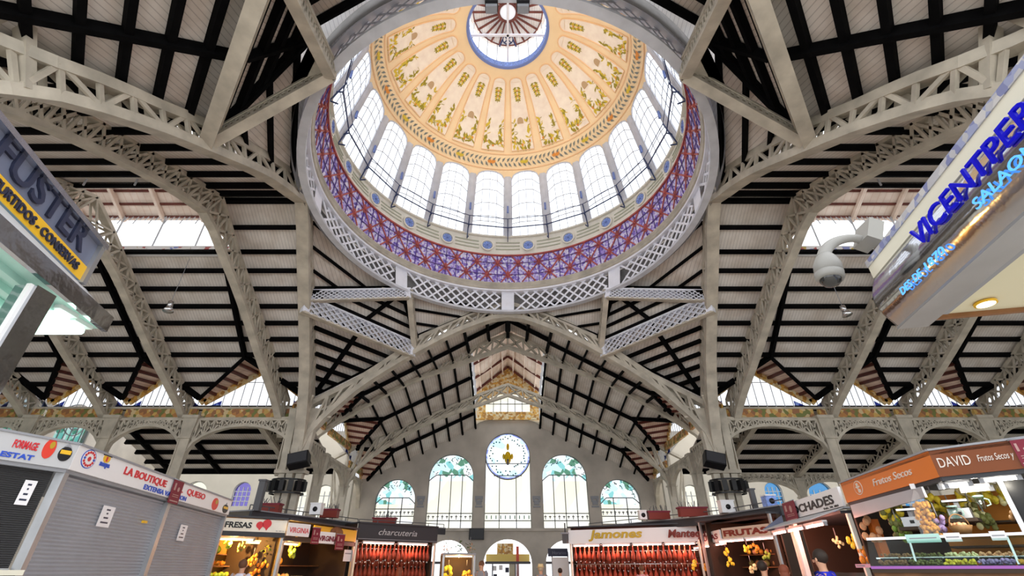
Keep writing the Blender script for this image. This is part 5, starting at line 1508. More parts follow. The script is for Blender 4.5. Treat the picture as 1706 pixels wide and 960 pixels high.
tubelamp(F, L * .55, L - .1, 2.36, -.7, 'tube_amber', 'amber fluorescent tube deeper inside the FRESAS stall', watt=260)
for z, q0, q1 in ((2.05, -2.1, -1.6), (1.72, -2.1, -1.4), (1.4, -2.1, -1.2), (1.08, -2.1, -.9)): shelf(F, .08, L - .5, z, q0, q1, 'wood', k)
F.box(MB(), .05, L - .05, 0, .95, -.9, -.05).build('counter', M['wood'], k)
F.box(MB(), 0, L, .95, 1.0, -.95, 0).build('counter_top', M['steel'], k)
gr = 'fruit on the shelves of the FRESAS stall'
fruit_row(F, .2, L * .85, 2.05, -1.8, [('melon', 'green')], 'green melon on the top shelf of the amber lit FRESAS stall', 'melons on the top shelf', 3, .14)
fruit_row(F, .15, L * .8, 1.72, -1.6, [('orange', 'orange'), ('orange', 'amber')], 'orange on the middle shelf of the FRESAS stall', 'oranges on the FRESAS middle shelf', 12, .075)
fruit_row(F, .15, L * .8, 1.40, -1.4, [('lemon', 'lemon')], 'yellow lemon on the lower shelf of the FRESAS stall', 'lemons on the FRESAS lower shelf', 9, .08)
fruit_row(F, .15, L * .42, 1.40, -1.25, [('apple', 'green')], 'green apple in front of the lemons at FRESAS', 'apples at the FRESAS stall', 6, .07)
for i in range(3): crate(F, L * .5 + i * .42, L * .5 + .38 + i * .42, 1.08, -1.45, -1.0, 'wood', 'low wooden crate of oranges on the bottom shelf at FRESAS', 'orange crates at FRESAS')
fruit_row(F, L * .5, L * .5 + 1.2, 1.13, -1.2, [('orange', 'orange')], 'orange in a low crate at FRESAS', 'oranges in crates at FRESAS', 11, .07)
# leafy plant hanging at its right
def bunch(name, label, cat, p, rad, n, cols, leafy=False, group=None):
    r = thing(name, label, cat, p, group)
    for ci, c in enumerate(cols):
        b = MB()
        for i in range(n):
            d = V((random.gauss(0, 1), random.gauss(0, 1), random.gauss(0, 1))).normalized() * rad * random.uniform(.4, 1)
            q = V(p) + V((d.x, d.y, d.z * 1.25))
            if leafy:
                e = V((random.uniform(-1, 1), random.uniform(-1, 1), random.uniform(-1, .6))).normalized() * rad * .55
                s_ = e.cross(V((0, 0, 1))) * .45
                b.add([q, q + e * .5 + s_, q + e, q + e * .5 - s_], [(0, 1, 2), (0, 2, 3)])
            else: b.ball(q, rad * .34, (1, 1, 1.2), 6, 5)
        o = b.build('leaves' if leafy else 'fruit', c, r)
        if n > 12: o['kind'] = 'stuff'
    MB().tube([V(p) + V((0, 0, rad * 1.1)), V(p) + V((0, 0, rad * 1.1 + .2))], .01, 5).build('string', M['grey'], r)
    return r
for px, py, cl, rad, leafy, lb in ((381, 906, 'green', .16, False, 'green melon bunch at the upper left of the FRESAS stall'), (402, 912, 'olive', .12, False, 'small dark bunch right of the green melons at FRESAS'), (446, 914, 'green', .2, True, 'bushy green herb plant at the right of the FRESAS stall'), (420, 935, 'amber', .16, False, 'amber fruit hanging right of the person at FRESAS'), (440, 948, 'orange', .2, False, 'heap of oranges low on the right of the FRESAS stall'), (425, 952, 'orange', .15, False, 'small heap of oranges beside the person at FRESAS'), (460, 938, 'lemon', .13, False, 'yellow fruit against the right wall of the FRESAS stall')):
    s, z = F.uv(px, py, -.45); s = min(s, L - .25)
    bunch('herb_plant' if leafy else 'fruit_bunch', lb, 'plant' if leafy else 'fruit bunch', F.pt(s, z, -.45), rad, 40 if leafy else 10, [M['green_leaf'], FR['lemon']] if leafy else [FR[cl]], leafy)
# ---- VIRGINIA stall
A2, B2 = atZ(480, 868, 3.0), atZ(596, 884, 3.0)
F = Face((A2.x, A2.y), (B2.x, B2.y)); L = F.L
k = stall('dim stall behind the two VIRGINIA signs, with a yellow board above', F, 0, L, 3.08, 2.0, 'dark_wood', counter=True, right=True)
s0, s1 = fit(F, 522, 594, 885)
F.box(MB(), s0, s1, 2.58, 2.98, -.02, .02).build('yellow_board', M['yellow'], k)
mid = (s0 + s1) / 2; F.disc(MB(), mid, 2.82, .45, .2, .02, .03, 18).build('dark_mark', M['wood'], k)
F.box(MB(), 0, L, 2.42, 2.56, -.1, -.02).build('shutter_box', M['charcoal'], k)
G = Face((A2.x + .1, A2.y - .15), (B2.x + .55, B2.y - 1.2)); 
s0, s1 = fit(G, 481, 517, 880); up_sign(G, s0, s1, 2.56, 2.94, .0, 'white', k); G.text('lettering', 'VIRGINIA', s0 + .05, 2.66, .22, M['red'], k, q=.006, width=(s1 - s0) * .9)
ss0, ss1 = fit(G, 530, 558, 895); up_sign(G, ss0, ss1, 2.40, 2.76, .0, 'white', k); G.text('lettering', 'VIRGINIA', ss0 + .05, 2.48, .22, M['maroon'], k, q=.006, width=(ss1 - ss0) * 1.1, bold=.006)
a, b = fit(G, 517, 530, 890); banner(G, a, b, 2.36, 2.86, .08, 'maroon banner between the two VIRGINIA signs')
a, b = fit(G, 557, 571, 900); banner(G, a, b, 2.22, 2.72, .08, 'maroon banner at the right end of the VIRGINIA signs')
tubelamp(F, .3, L * .35, 2.36, -.5, 'tube_amber', 'amber tube inside the dim VIRGINIA stall', watt=160)
for z in (1.3, 1.75): shelf(F, .2, L - .2, z, -1.9, -1.4, 'wood', k)
fruit_row(F, .4, L * .5, 1.75, -1.6, [('melon', 'amber'), ('melon', 'olive')], 'round melon on the back shelf of the VIRGINIA stall', 'melons at the VIRGINIA stall', 7, .13)
fruit_row(F, .4, L * .6, 1.3, -1.5, [('peach', 'peach'), ('peach', 'pale')], 'peach on the lower back shelf of the VIRGINIA stall', 'peaches at the VIRGINIA stall', 10, .10)
s, z = F.uv(492, 905, -.6); bunch('banana_bunch', 'yellow bunch hanging at the left post of the VIRGINIA stall', 'fruit bunch', F.pt(s, z, -.6), .16, 10, [FR['lemon']])
s, z = F.uv(487, 922, -.6); bunch('banana_bunch', 'green bunch hanging low at the left post of the VIRGINIA stall', 'fruit bunch', F.pt(s, z, -.6), .2, 10, [FR['green']])
for i, (px, py) in enumerate(((488, 952), (503, 950))):
    s, z = F.uv(px, py, .1); r = crate(F, s - .35, s + .35, 1.28, -.55, -.05, 'offwhite', ('pale crate on the VIRGINIA counter, nearest the left post', 'pale crate on the VIRGINIA counter, further right')[i])
s, z = F.uv(580, 926, -.1); r = thing('paper_notice', 'white notice hanging in the right bay of the VIRGINIA stall', 'notice', F.pt(s, z - .2, -.1)); F.box(MB(), s - .32, s + .32, z - .2, z + .2, -.11, -.1).build('sheet', M['paper'], r)
F.box(MB(), s - .25, s + .25, z + .05, z + .09, -.1, -.095).build('print', M['grey'], r)
# ---- charcuteria stall
A, B = atZ(598, 872, 3.3), atZ(729, 880, 3.3)
F = Face((A.x, A.y), (B.x, B.y)); L = F.L
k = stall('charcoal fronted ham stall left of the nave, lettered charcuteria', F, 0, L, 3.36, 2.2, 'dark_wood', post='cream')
up_sign(F, 0, L, 2.68, 3.3, .04, 'charcoal', k)
F.box(MB(), 0, L, 2.72, 2.74, .04, .05).build('trim_strip', M['grey'], k)
a, b = fit(F, 629, 693, 885); F.text('lettering', 'charcuteria', a, 2.9, .34, M['grey_light'], k, q=.045, width=b - a, shear=.3)
for f0, f1, lb in ((.08, .45, 'left'), (.5, .88, 'right')): tubelamp(F, L * f0, L * f1, 2.58, -.05, 'tube_pink', 'pink fluorescent tube over the charcuteria hams, %s one' % lb)
for row, (zz, q) in enumerate(((2.5, -.3), (2.3, -.6), (1.85, -.5))):
    hang_bar(F, .1, L - .1, zz + .1, q, k)
    for i in range(19): ham(F.pt(.25 + (L - .5) * i / 18, zz, q), F.ang + random.uniform(-.6, .6), 'cured ham hanging in rows at the charcuteria stall', 'hams at the charcuteria stall', random.uniform(.82, 1.05))
# ---- small stall past it, by the end doors
C1, C2 = atZ(740, 890, 2.9), atZ(786, 893, 2.7)
F = Face((C1.x, C1.y), (C2.x, C1.y + .3)); L = F.L
k = stall('small yellow lit flower stall by the end doors, left of the nave', F, 0, L, 2.2, .9, 'dark_wood', roof='grey', left=False, right=False)
tubelamp(F, .1, L - .1, 2.08, -.1, 'tube_amber', 'amber tube of the small stall by the end doors')
for i in range(3): bunch('flower_bunch', ('orange', 'green', 'pale orange')[i] + ' bunch standing on the roof of the small stall by the doors', 'bunch', F.pt(.2 + i * (L - .4) / 2, 2.39, -.2), .2, 16, [(FR['orange'], M['green_leaf'], FR['peach'])[i], M['green_leaf']], True)
for i in range(2): bunch('flower_bunch', ('yellow', 'amber')[i] + ' bunch on the counter of the small stall by the doors', 'bunch', F.pt(.3 + i * (L - .6), 1.5, -.3), .24, 10, [(FR['lemon'], FR['amber'])[i]])
# ---- deck on top of the left stalls with planters, boxes and railing
D1, D2, D3 = atZ(420, 851, 3.42), atZ(600, 873, 3.42), atZ(742, 881, 3.42)
def deck(label, pts, depth_dir, h=.28):
    r = thing('stall_roof_deck', label, 'roof deck', pts[0])
    for a, b in zip(pts, pts[1:]):
        F = Face((a.x, a.y), (b.x, b.y))
        F.box(MB(), 0, F.L, 3.42 - h, 3.42, -.1, .02).build('fascia', M['charcoal'], r)
        F.box(MB(), 0, F.L, 3.42, 3.46, -3.0, .05).build('deck', M['grey'], r)
        rl = MB()
        rl.bar(F.pt(0, 3.62, -.15), F.pt(F.L, 3.62, -.15), .03, .03)
        n = int(F.L / 1.0) + 1
        for i in range(n + 1): rl.bar(F.pt(F.L * i / n, 3.45, -.15), F.pt(F.L * i / n, 3.62, -.15), .03, .03)
        rl.build('railing', M['iron_dark'], r)
    return r
deck('dark roof deck running over the left hand stalls', [D1, D2, D3], None)
def deckbox(px, py, Z, w_, h, m, name, cat, label):
    p = atZ(px, py, Z); r = thing(name, label, cat, p)
    MB().box(p + V((0, 0, h / 2)), (w_, .35, h)).build('case', M[m], r)
    if name == 'vent_unit':
        MB().tube([p + V((0, -.18, h * .5)), p + V((0, -.21, h * .5))], .09, 12).build('grille', M['black'], r)
        MB().box(p + V((0, 0, h + .02)), (w_ * 1.08, .4, .04)).build('lid', M['white'], r)
    else:
        MB().box(p + V((0, 0, h)), (w_ * 1.08, .4, .06)).build('rim', M['maroon'], r)
        b = MB()
        for i in range(14): 
            q = p + V((random.uniform(-.45, .45) * w_, random.uniform(-.1, .1), h)); b.tube([q, q + V((random.uniform(-.12, .12), 0, random.uniform(.1, .3)))], .012, 4)
        b.build('dry_stems', M['iron_dark'], r)['kind'] = 'stuff'
    return r
deckbox(526, 858, 3.46, .42, .38, 'white', 'vent_unit', 'vent unit', 'white box vent on the left stall roof, right of the dome pier')
deckbox(548, 863, 3.46, .7, .3, 'rust_letter', 'planter', 'planter', 'red brown planter beside the white vent on the left stall roof')
deckbox(640, 876, 3.46, 1.1, .32, 'rust_letter', 'planter', 'planter', 'long red brown planter under the small left arched window')
deckbox(446, 855, 3.46, .9, .3, 'rust_letter', 'planter', 'planter', 'red brown planter at the left end of the left stall roof')
pp = atZ(425, 851, 3.42); r = thing('deck_post', 'dark square post standing on the left stall roof', 'post', pp)
MB().box(pp + V((0, .1, .5)), (.22, .22, 1.0)).build('shaft', M['iron_dark'], r); MB().box(pp + V((0, .1, 1.02)), (.28, .28, .06)).build('cap', M['iron_dark'], r)
# ---- Jamones stall
A, B = atZ(947, 884, 3.15), atZ(1196, 872, 3.15)
B = atZ(1160, 877, 3.15)
F = Face((A.x, A.y), (B.x, B.y)); L = F.L
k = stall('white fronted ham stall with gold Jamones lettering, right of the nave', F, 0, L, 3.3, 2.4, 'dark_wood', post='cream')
up_sign(F, 0, L, 2.6, 3.15, .05, 'white', k)
a, b = fit(F, 984, 1074, 892); F.text('lettering', 'Jamones', a, 2.80, .46, M['gold_letter'], k, q=.06, width=b - a, bold=.014, shear=.22, ext=.03)
a, b = fit(F, 1112, 1176, 885); F.text('lettering', 'Mantequ', a, 2.76, .40, M['rust_letter'], k, q=.2, width=b - a, bold=.012, shear=.25, ext=.02)
hp = thing('lantern', 'old dark lantern at the left end of the Jamones sign', 'lantern', F.pt(-.1, 2.6, .1))
F.box(MB(), -.25, -.02, 2.62, 3.0, .0, .2).build('body', M['iron_dark'], hp); MB().tube([F.pt(-.13, 3.0, .1), F.pt(-.13, 3.45, .1)], .03, 6).build('stem', M['iron_dark'], hp); F.box(MB(), -.3, .03, 3.0, 3.06, -.05, .25).build('cap', M['grey'], hp)
for i in range(4): tubelamp(F, L * (.03 + .24 * i), L * (.25 + .24 * i), 2.52, -.06, 'tube_pink', '%s pink fluorescent tube under the Jamones sign, counted from the left' % ORD[i])
for row, (zz, q) in enumerate(((2.46, -.25), (2.2, -.4), (1.72, -.3), (1.95, -.7))):
    hang_bar(F, .1, L - .1, zz + .1, q, k)
    for i in range(24): ham(F.pt(.2 + (L - .4) * (i + .5 * (row % 2)) / 24, zz, q), F.ang + random.uniform(-.6, .6), 'cured ham hanging in close rows under the gold Jamones sign', 'hams at the Jamones stall', random.uniform(.82, 1.05))
# navy blind and white panel between the doors and the Jamones stall
r = thing('notice_stand', 'white display panel with a navy header left of the Jamones stall', 'display panel', (2.75, 27.2, 0))
N1_, N2_ = atY(913, 923, 27.2), atY(946, 923, 27.2)
MB().box(((N1_.x + N2_.x) / 2, 27.2, 2.36), (N2_.x - N1_.x, .1, .36)).build('header', M['navy'], r)
text('lettering', 'Horarios', .2, (N1_.x + .2, 27.14, 2.28), (1, 0, 0), (0, 0, 1), M['slate'], r, .005)
MB().box(((N1_.x + N2_.x) / 2 + .1, 27.2, 1.15), (N2_.x - N1_.x - .2, .08, 2.0)).build('panel', M['white'], r)
for x in (N1_.x + .2, N2_.x): MB().box((x, 27.25, 1.2), (.06, .06, 2.4)).build('leg', M['grey'], r)
# ---- FRUTAS stall
A, B = atZ(1190, 882, 2.9), atZ(1284, 872, 2.9)
F = Face((A.x, A.y), (B.x, B.y)); L = F.L
k = stall('fruit stall with FRUTAS signs and long pink white tubes, right of the ham stall', F, -.9, L, 3.25, 2.2, 'dark_wood', left=True, roof='charcoal')
s0, s1 = fit(F, 1201, 1281, 880); up_sign(F, s0, s1, 2.56, 2.9, .0, 'beige_sign', k)
F.text('lettering', 'FRUTAS', s0 + .06, 2.64, .25, M['rust_letter'], k, q=.008, width=(s1 - s0) * .93, bold=.012)
Gm, Gn = F.pt(s0, 0, .0), atZ(1112, 910, 2.72)
G = Face((Gn.x, Gn.y), (Gm.x, Gm.y))
a, b = fit(G, 1161, 1200, 893); up_sign(G, a, b, 2.50, 2.88, .01, 'white', k); G.text('lettering', 'FRUTAS', a + .05, 2.60, .25, M['maroon'], k, q=.018, width=(b - a) * .88, bold=.006)
a, b = fit(G, 1115, 1131, 908); up_sign(G, a, b, 2.50, 2.86, .01, 'white', k); G.text('lettering', 'FRUT', a + .04, 2.60, .22, M['maroon'], k, q=.018, width=(b - a) * .85, bold=.006)
a, b = fit(G, 1131, 1143, 905); banner(G, a, b, 2.46, 3.0, .06, 'maroon banner beside the small FRUT sign')
a, b = fit(G, 1144, 1159, 900); banner(G, a, b, 2.52, 2.95, .06, 'maroon banner beside the white FRUTAS sign')
G.box(MB(), .2, G.L + .6, 0, 3.2, -1.75, -1.7).build('back_wall', M['dark_wood'], k); G.box(MB(), .0, G.L, 3.19, 3.25, -1.8, .05).build('roof', M['charcoal'], k); G.box(MB(), .3, G.L, 0, 1.0, -.7, -.1).build('counter', M['grey_light'], k)
for i in range(2): tubelamp(G, G.L * (.02 + .5 * i), G.L * (.48 + .5 * i), 2.42, -.1, 'tube_pink', ('far', 'near')[i] + ' pink white tube below the small FRUTAS signs')
for i in range(2): tubelamp(F, L * (.02 + .5 * i), L * (.5 + .48 * i), 2.48, -.05, 'tube_pink', ('left', 'right')[i] + ' pink white tube below the big FRUTAS sign')
for px, py, cl, nm, lb in ((1210, 920, 'lemon', 'pepper_string', 'upper yellow string of fruit left of the FRUTAS stall'), (1216, 938, 'lemon', 'pepper_string', 'lower yellow string of fruit left of the FRUTAS stall'), (1258, 914, 'amber', 'melon_net', 'net of golden melons below the big FRUTAS sign'), (1246, 917, 'lemon', 'banana_bunch', 'yellow bananas left of the golden melons under FRUTAS'), (1157, 940, 'lemon', 'pepper_string', 'yellow bunch at the dim right end of the ham stall'), (1177, 946, 'amber', 'pepper_string', 'amber bunch at the dim right end of the ham stall'), (1252, 946, 'pale', 'melon_net', 'pale melons behind the people at the FRUTAS counter'), (1276, 925, 'green', 'leafy_bunch', 'green bunch at the right of the FRUTAS stall')):
    s, z = F.uv(px, py, -.5); bunch(nm, lb, 'fruit bunch', F.pt(s, z, -.5), .15, 9, [FR[cl]])
for z in (1.3, 1.7, 2.1): shelf(F, -.8, L - .2, z, -2.1, -1.6, 'wood', k)
fruit_row(F, -.7, L - .3, 2.1, -1.8, [('orange', 'amber'), ('orange', 'peach')], 'orange on the top back shelf of the FRUTAS stall', 'oranges on the FRUTAS top shelf', 10, .09)
fruit_row(F, -.7, L - .3, 1.7, -1.8, [('melon', 'olive'), ('melon', 'brown')], 'dark melon on the middle back shelf of the FRUTAS stall', 'dark melons at the FRUTAS stall', 8, .11)
# ---- ROCHADES stall with a striped grey awning
A, B = atZ(1303, 842, 3.2), atZ(1394, 811, 3.2)
F = Face((A.x, A.y), (B.x, B.y)); L = F.L
k = stall('stall with the white ROCHADES sign and a grey awning, left of the orange stall', F, 0, L, 2.72, 2.3, 'dark_wood', counter=False, left=True, right=True, post='cream')
F.box(MB(), L - .06, L, 0, 2.66, -.4, -.1).build('side_wall', M['dark_wood'], k)
F.box(MB(), L - .1, L + 2.2, 0, 2.7, -2.32, -2.26).build('back_wall', M['dark_wood'], k)
up_sign(F, 0, L, 2.80, 3.2, .0, 'white', k)
a, b = fit(F, 1310, 1390, 840); F.text('lettering', 'ROCHADES', a, 2.90, .26, M['black'], k, q=.008, width=b - a, bold=.006)
F.text('lettering', 'Tels. 96 381', L * .72, 2.82, .06, M['black'], k, q=.008, width=L * .22)
a, b = fit(F, 1309, 1330, 850); banner(F, a, b, 2.72, 3.22, .05, 'maroon banner covering the start of the ROCHADES sign')
MB().slab([F.pt(-.1, 2.78, .02), F.pt(L, 2.78, .02), F.pt(L, 2.56, .75), F.pt(-.1, 2.56, .75)], (0, 0, -.02)).build('awning', M['grey_light'], k)
MB().slab([F.pt(-.1, 2.55, .72), F.pt(-.1, 2.95, .05), F.pt(-.1, 2.55, .05)], F.r * -.03).build('awning_end', M['slate'], k)
for i in range(3): tubelamp(F, L * (.02 + .33 * i), L * (.32 + .33 * i), 2.46, .45, 'tube_pink', '%s pinkish tube under the grey awning, counted from the left' % ORD[i])
F.box(MB(), .05, L - .05, 0, .95, -.6, -.05).build('counter', M['grey_light'], k)
MB().slab([F.pt(.1, 1.0, -.05), F.pt(L - .1, 1.0, -.05), F.pt(L - .1, 1.55, -.2), F.pt(.1, 1.55, -.2)], F.n * .01).build('case_glass', M['case_glass'], k)
F.box(MB(), .05, L - .05, .95, 1.0, -.7, 0).build('counter_top', M['steel'], k)
for z in (1.35, 1.75, 2.1): shelf(F, .1, L - .1, z, -2.2, -1.7, 'wood', k)
fruit_row(F, .2, L - .3, 2.1, -1.9, [('lemon', 'lemon'), ('lemon', 'pale'), ('lemon', 'olive')], 'yellow lemon on the top back shelf behind the white post', 'lemons at the ROCHADES stall', 12, .075)
fruit_row(F, .2, L - .3, 1.75, -1.9, [('apple', 'olive'), ('apple', 'green')], 'green apple on the middle back shelf behind the white post', 'apples at the ROCHADES stall', 12, .08)
fruit_row(F, .2, L - .3, 1.0, -.4, [('tomato', 'red'), ('tomato', 'orange')], 'red tomato on the glass counter below the white sign', 'tomatoes at the ROCHADES stall', 14, .07)
s, z = F.uv(1336, 920, .3); r = thing('awning_post', 'white post holding the grey awning beside the man in blue', 'post', F.pt(s, 0, .3)); F.box(MB(), s - .05, s + .05, 0, 2.62, .25, .35).build('shaft', M['white'], r); F.box(MB(), s - .09, s + .09, 0, .05, .21, .39).build('foot', M['grey'], r)
for px, py, cl, lb, rad in ((1447, 882, 'peach', 'large peach coloured hanging bag left of the orange pillar', .2), (1424, 902, 'lemon', 'yellow bananas hanging left of the orange pillar', .14), (1440, 925, 'orange', 'orange net of fruit low beside the orange pillar', .17), (1396, 905, 'pale', 'pale bunch hanging behind the man in blue', .1)):
    s, z = F.uv(px, py, -.1); bunch('hanging_bag', lb, 'hanging bag', F.pt(s, z, -.1), rad, 9, [FR[cl]])
# ---- DAVID stall: orange fascia, brown-orange front, glass counter
A, B, C = atZ(1400, 806, 3.2), atZ(1546, 752, 3.2), atZ(1706, 731, 3.2)
C2_ = B + (C - B) * 2.2
F = Face((A.x, A.y), (B.x, B.y)); G = Face((B.x, B.y), (C2_.x, C2_.y))
k = thing('market_stall', 'orange dried fruit stall with a DAVID sign, lower right', 'market stall', (8.2, 8.4, 0))
for X, m in ((F, 'orange'), (G, 'orange_dark')):
    X.box(MB(), 0, X.L, 2.82, 3.2, -.08, .0).build('fascia', M[m], k)
    X.box(MB(), 0, X.L, 3.2, 3.23, -.1, .03).build('trim_strip', M['grey'], k)
    X.box(MB(), 0, X.L, 2.76, 2.82, -.1, -.02).build('lamp_rail', M['charcoal'], k)
F.box(MB(), -.05, 0, 2.8, 3.2, -.06, .01).build('cream_corner', M['offwhite'], k)
a, b = fit(F, 1452, 1524, 800); F.text('lettering', 'Frutos Secos', a, 2.96, .17, M['silver_letter'], k, q=.006, width=b - a, shear=.22)
a, b = fit(G, 1560, 1616, 768); G.text('lettering', 'DAVID', a, 2.945, .20, M['silver_letter'], k, q=.006, width=b - a)
a, b = fit(G, 1628, 1692, 765); G.text('lettering', 'Frutos Secos y', a, 2.97, .13, M['silver_letter'], k, q=.006, width=b - a, shear=.2)
s, z = F.uv(1430, 813); em = F.disc(MB(), s, z, .17, .13, 0, .006, 20).build('round_emblem', M['silver_letter'], k)
F.disc(MB(), s, z, .15, .115, .006, .01, 20).build('emblem_field', M['orange'], em)
e = MB(); F.box(e, s - .02, s + .02, z - .09, z + .08, .01, .014); F.box(e, s - .08, s + .08, z + .0, z + .03, .01, .014); F.disc(e, s, z + .06, .05, .03, .01, .014, 10); F.disc(e, s + .05, z - .06, .04, .035, .01, .014, 10); e.build('emblem_figure', M['silver_letter'], em)
s, z = G.uv(1699, 752, .05); banner(G, s - .05, s + .13, 2.84, 3.2, .03, 'maroon banner at the right end of the DAVID sign')
# interior shell of the DAVID stall
PA, PB, PC = V((A.x, A.y, 0)), V((B.x, B.y, 0)), V((C2_.x, C2_.y, 0))
bk = G.n * -2.4
sh_ = MB(); sh_.slab([PB + bk + G.r * -.6, PC + bk, PC + bk + V((0, 0, 2.8)), PB + bk + G.r * -.6 + V((0, 0, 2.8))], -G.n * .05); sh_.build('back_wall', M['orange_wall'], k)
MB().slab([PA + V((0, 0, 3.18)), PB + V((0, 0, 3.18)), PC + V((0, 0, 3.18)), PC + bk * 1.1 + V((0, 0, 3.18)), PA + V((2.6, .6, 3.18))], (0, 0, -.04)).build('roof', M['charcoal'], k)
MB().slab([PA + V((.1, .05, 0)), PA + V((2.6, .6, 0)), PA + V((2.6, .6, 2.8)), PA + V((.1, .05, 2.8))], (0, .05, 0)).build('side_wall', M['dark_wood'], k)
MB().slab([PA + V((0, 0, 2.52)) + F.r * .1, PA + V((0, 0, 2.76)) + F.r * .1, PB + V((0, 0, 2.76)) - F.r * .55, PB + V((0, 0, 2.60)) - F.r * .55], F.n * -.03).build('half_shutter', M['shutter'], k)
sO, zO = F.uv(1464, 905, -.35); F.box(MB(), sO - .09, sO + .09, 0, 2.5, -.45, -.3).build('orange_pillar', M['orange'], k)
for i, z in enumerate((1.55, 1.95, 2.3)):
    G.box(MB(), -.5, G.L, z - .03, z, -2.3, -1.75).build('shelf', M['dark_wood'], k)
for i, (a, b, z, q) in enumerate(((1490, 1560, 2.70, -.15), (1575, 1618, 2.70, -.25), (1610, 1650, 2.66, -.6), (1650, 1706, 2.72, -.1))):
    s0 = G.uv(a, 830, q)[0]; s1 = G.uv(b, 810, q)[0]
    if i == 0: s0, s1 = .02, .3
    tubelamp(G, s0, s1, z, q, 'tube_white', '%s white tube under the DAVID fascia, counted from the left' % ORD[i])
sP, zP = G.uv(1690, 850, -.3); G.box(MB(), sP - .03, sP + .03, 0, 2.75, -.32, -.26).build('steel_jamb', M['steel'], k)
G.box(MB(), sP + .03, sP + 1.6, 0, 2.75, -.4, -.34).build('dark_panel', M['black'], k)
# goods
def gbag(px, py, q, rad, cols, label, n=12, name='fruit_bag', cat='bag of fruit'):
    s, z = G.uv(px, py, q); return bunch(name, label, cat, G.pt(s, z, q), rad, n, [FR[c] for c in cols])
gbag(1490, 857, -1.9, .2, ['lemon', 'olive'], 'yellow green bags at the left end of the DAVID back shelf')
gbag(1612, 828, -1.9, .18, ['pale', 'lemon'], 'pale yellow bags in the middle of the DAVID top shelf')
gbag(1628, 822, -1.9, .13, ['pale'], 'round pale bag right of the middle of the DAVID top shelf')
gbag(1650, 826, -1.9, .14, ['lemon'], 'yellow bags on the DAVID top shelf near the right end')
gbag(1668, 820, -1.9, .14, ['lemon', 'pale'], 'yellow bags at the right end of the DAVID top shelf')
gbag(1560, 845, -1.9, .16, ['olive', 'lemon'], 'green yellow bags behind the hanging orange bag')
gbag(1590, 862, -1.7, .14, ['brown', 'olive'], 'brown bags on the DAVID middle shelf')
gbag(1625, 860, -1.7, .14, ['olive', 'pale'], 'mixed pale bags on the DAVID middle shelf')
gbag(1500, 885, -1.6, .14, ['olive', 'green'], 'green bags on the low DAVID shelf behind the scale')
gbag(1645, 868, -1.5, .12, ['olive'], 'round dark green bag at the right of the DAVID middle shelf')
gbag(1567, 875, -.7, .11, ['purple'], 'lilac bag above the glass counter of the DAVID stall')
gbag(1697, 858, -.5, .11, ['brown'], 'brown loaf like bag at the right end of the glass counter')
# big hanging bag of orange snacks with its clip
s, z = G.uv(1542, 862, -.55); r = thing('snack_bag', 'tall clear bag of orange snacks hanging in the DAVID stall', 'hanging bag', G.pt(s, z, -.55))
b = MB()
for i in range(80): b.ball(G.pt(s + random.uniform(-.1, .1), z + random.uniform(-.27, .22), -.55 + random.uniform(-.07, .07)), .035, n=5, m=4)
b.build('snacks', FR['amber'], r)['kind'] = 'stuff'
G.box(MB(), s - .13, s + .13, z - .31, z + .24, -.65, -.45).build('clear_wrap', M['bag'], r)
MB().slab([G.pt(s - .1, z + .24, -.55), G.pt(s + .1, z + .24, -.55), G.pt(s, z + .42, -.55)], G.n * .02).build('gathered_top', M['bag'], r)
G.box(MB(), s - .035, s + .035, z + .42, z + .5, -.56, -.53).build('price_tag', M['paper'], r)
# scales
for px, py, lb in ((1519, 862, 'grey shop scale left of the hanging orange bag'), (1597, 848, 'grey shop scale under the pale bags, with a jug in front')):
    s, z = G.uv(px, py, -1.1); r = thing('shop_scale', lb, 'scale', G.pt(s, z - .15, -1.1))
    G.box(MB(), s - .14, s + .14, z - .15, z + .0, -1.2, -1.0).build('body', M['alu'], r); G.box(MB(), s - .16, s + .16, z + .1, z + .13, -1.22, -.98).build('pan', M['steel'], r)
    G.box(MB(), s - .03, s + .03, z, z + .1, -1.13, -1.07).build('stem', M['grey'], r); G.box(MB(), s - .03, s + .03, z - .1, z - .05, -1.0, -.99).build('dial', M['black'], r)
    G.box(MB(), s - .2, s + .2, z - .2, z - .15, -1.3, -.9).build('stand', M['dark_wood'], r)
for px, py, lb in ((1590, 855, 'clear measuring jug in front of the right hand scale'), (1634, 838, 'clear measuring jug right of the scales')):
    s, z = G.uv(px, py, -.9); r = thing('jug', lb, 'jug', G.pt(s, z - .08, -.9)); c = G.pt(s, z, -.9)
    MB().tube([c - V((0, 0, .09)), c + V((0, 0, .09))], [.045, .065], 12).build('body', M['mint_clear'], r); MB().tube([c + V((0, 0, .085)), c + V((0, 0, .105))], .07, 12).build('rim', M['mint'], r)
    MB().tube([c + G.r * .06 + V((0, 0, .06)), c + G.r * .11 + V((0, 0, .04)), c + G.r * .11 - V((0, 0, .03)), c + G.r * .055 - V((0, 0, .05))], .01, 6).build('handle', M['mint'], r)
# wicker baskets
for px, py, lb in ((1602, 882, 'brown wicker basket on the glass counter, under the middle shelf'),):
    s, z = G.uv(px, py, -.6); c = G.pt(s, z, -.6); r = thing('basket', lb, 'basket', c)
    MB().tube([c - V((0, 0, .06)), c + V((0, 0, .05))], [.1, .15], 14).build('bowl', FR['brown'], r); MB().tube([c + V((.15 * cos(t), 0, .05 + .16 * sin(t))) for t in [pi * i / 10 for i in range(11)]], .01, 5).build('handle', FR['brown'], r)
    b = MB(); [b.ball(c + V((random.uniform(-.09, .09), random.uniform(-.09, .09), .06)), .035, n=6, m=4) for i in range(12)]; b.build('nuts', FR['peach'], r)
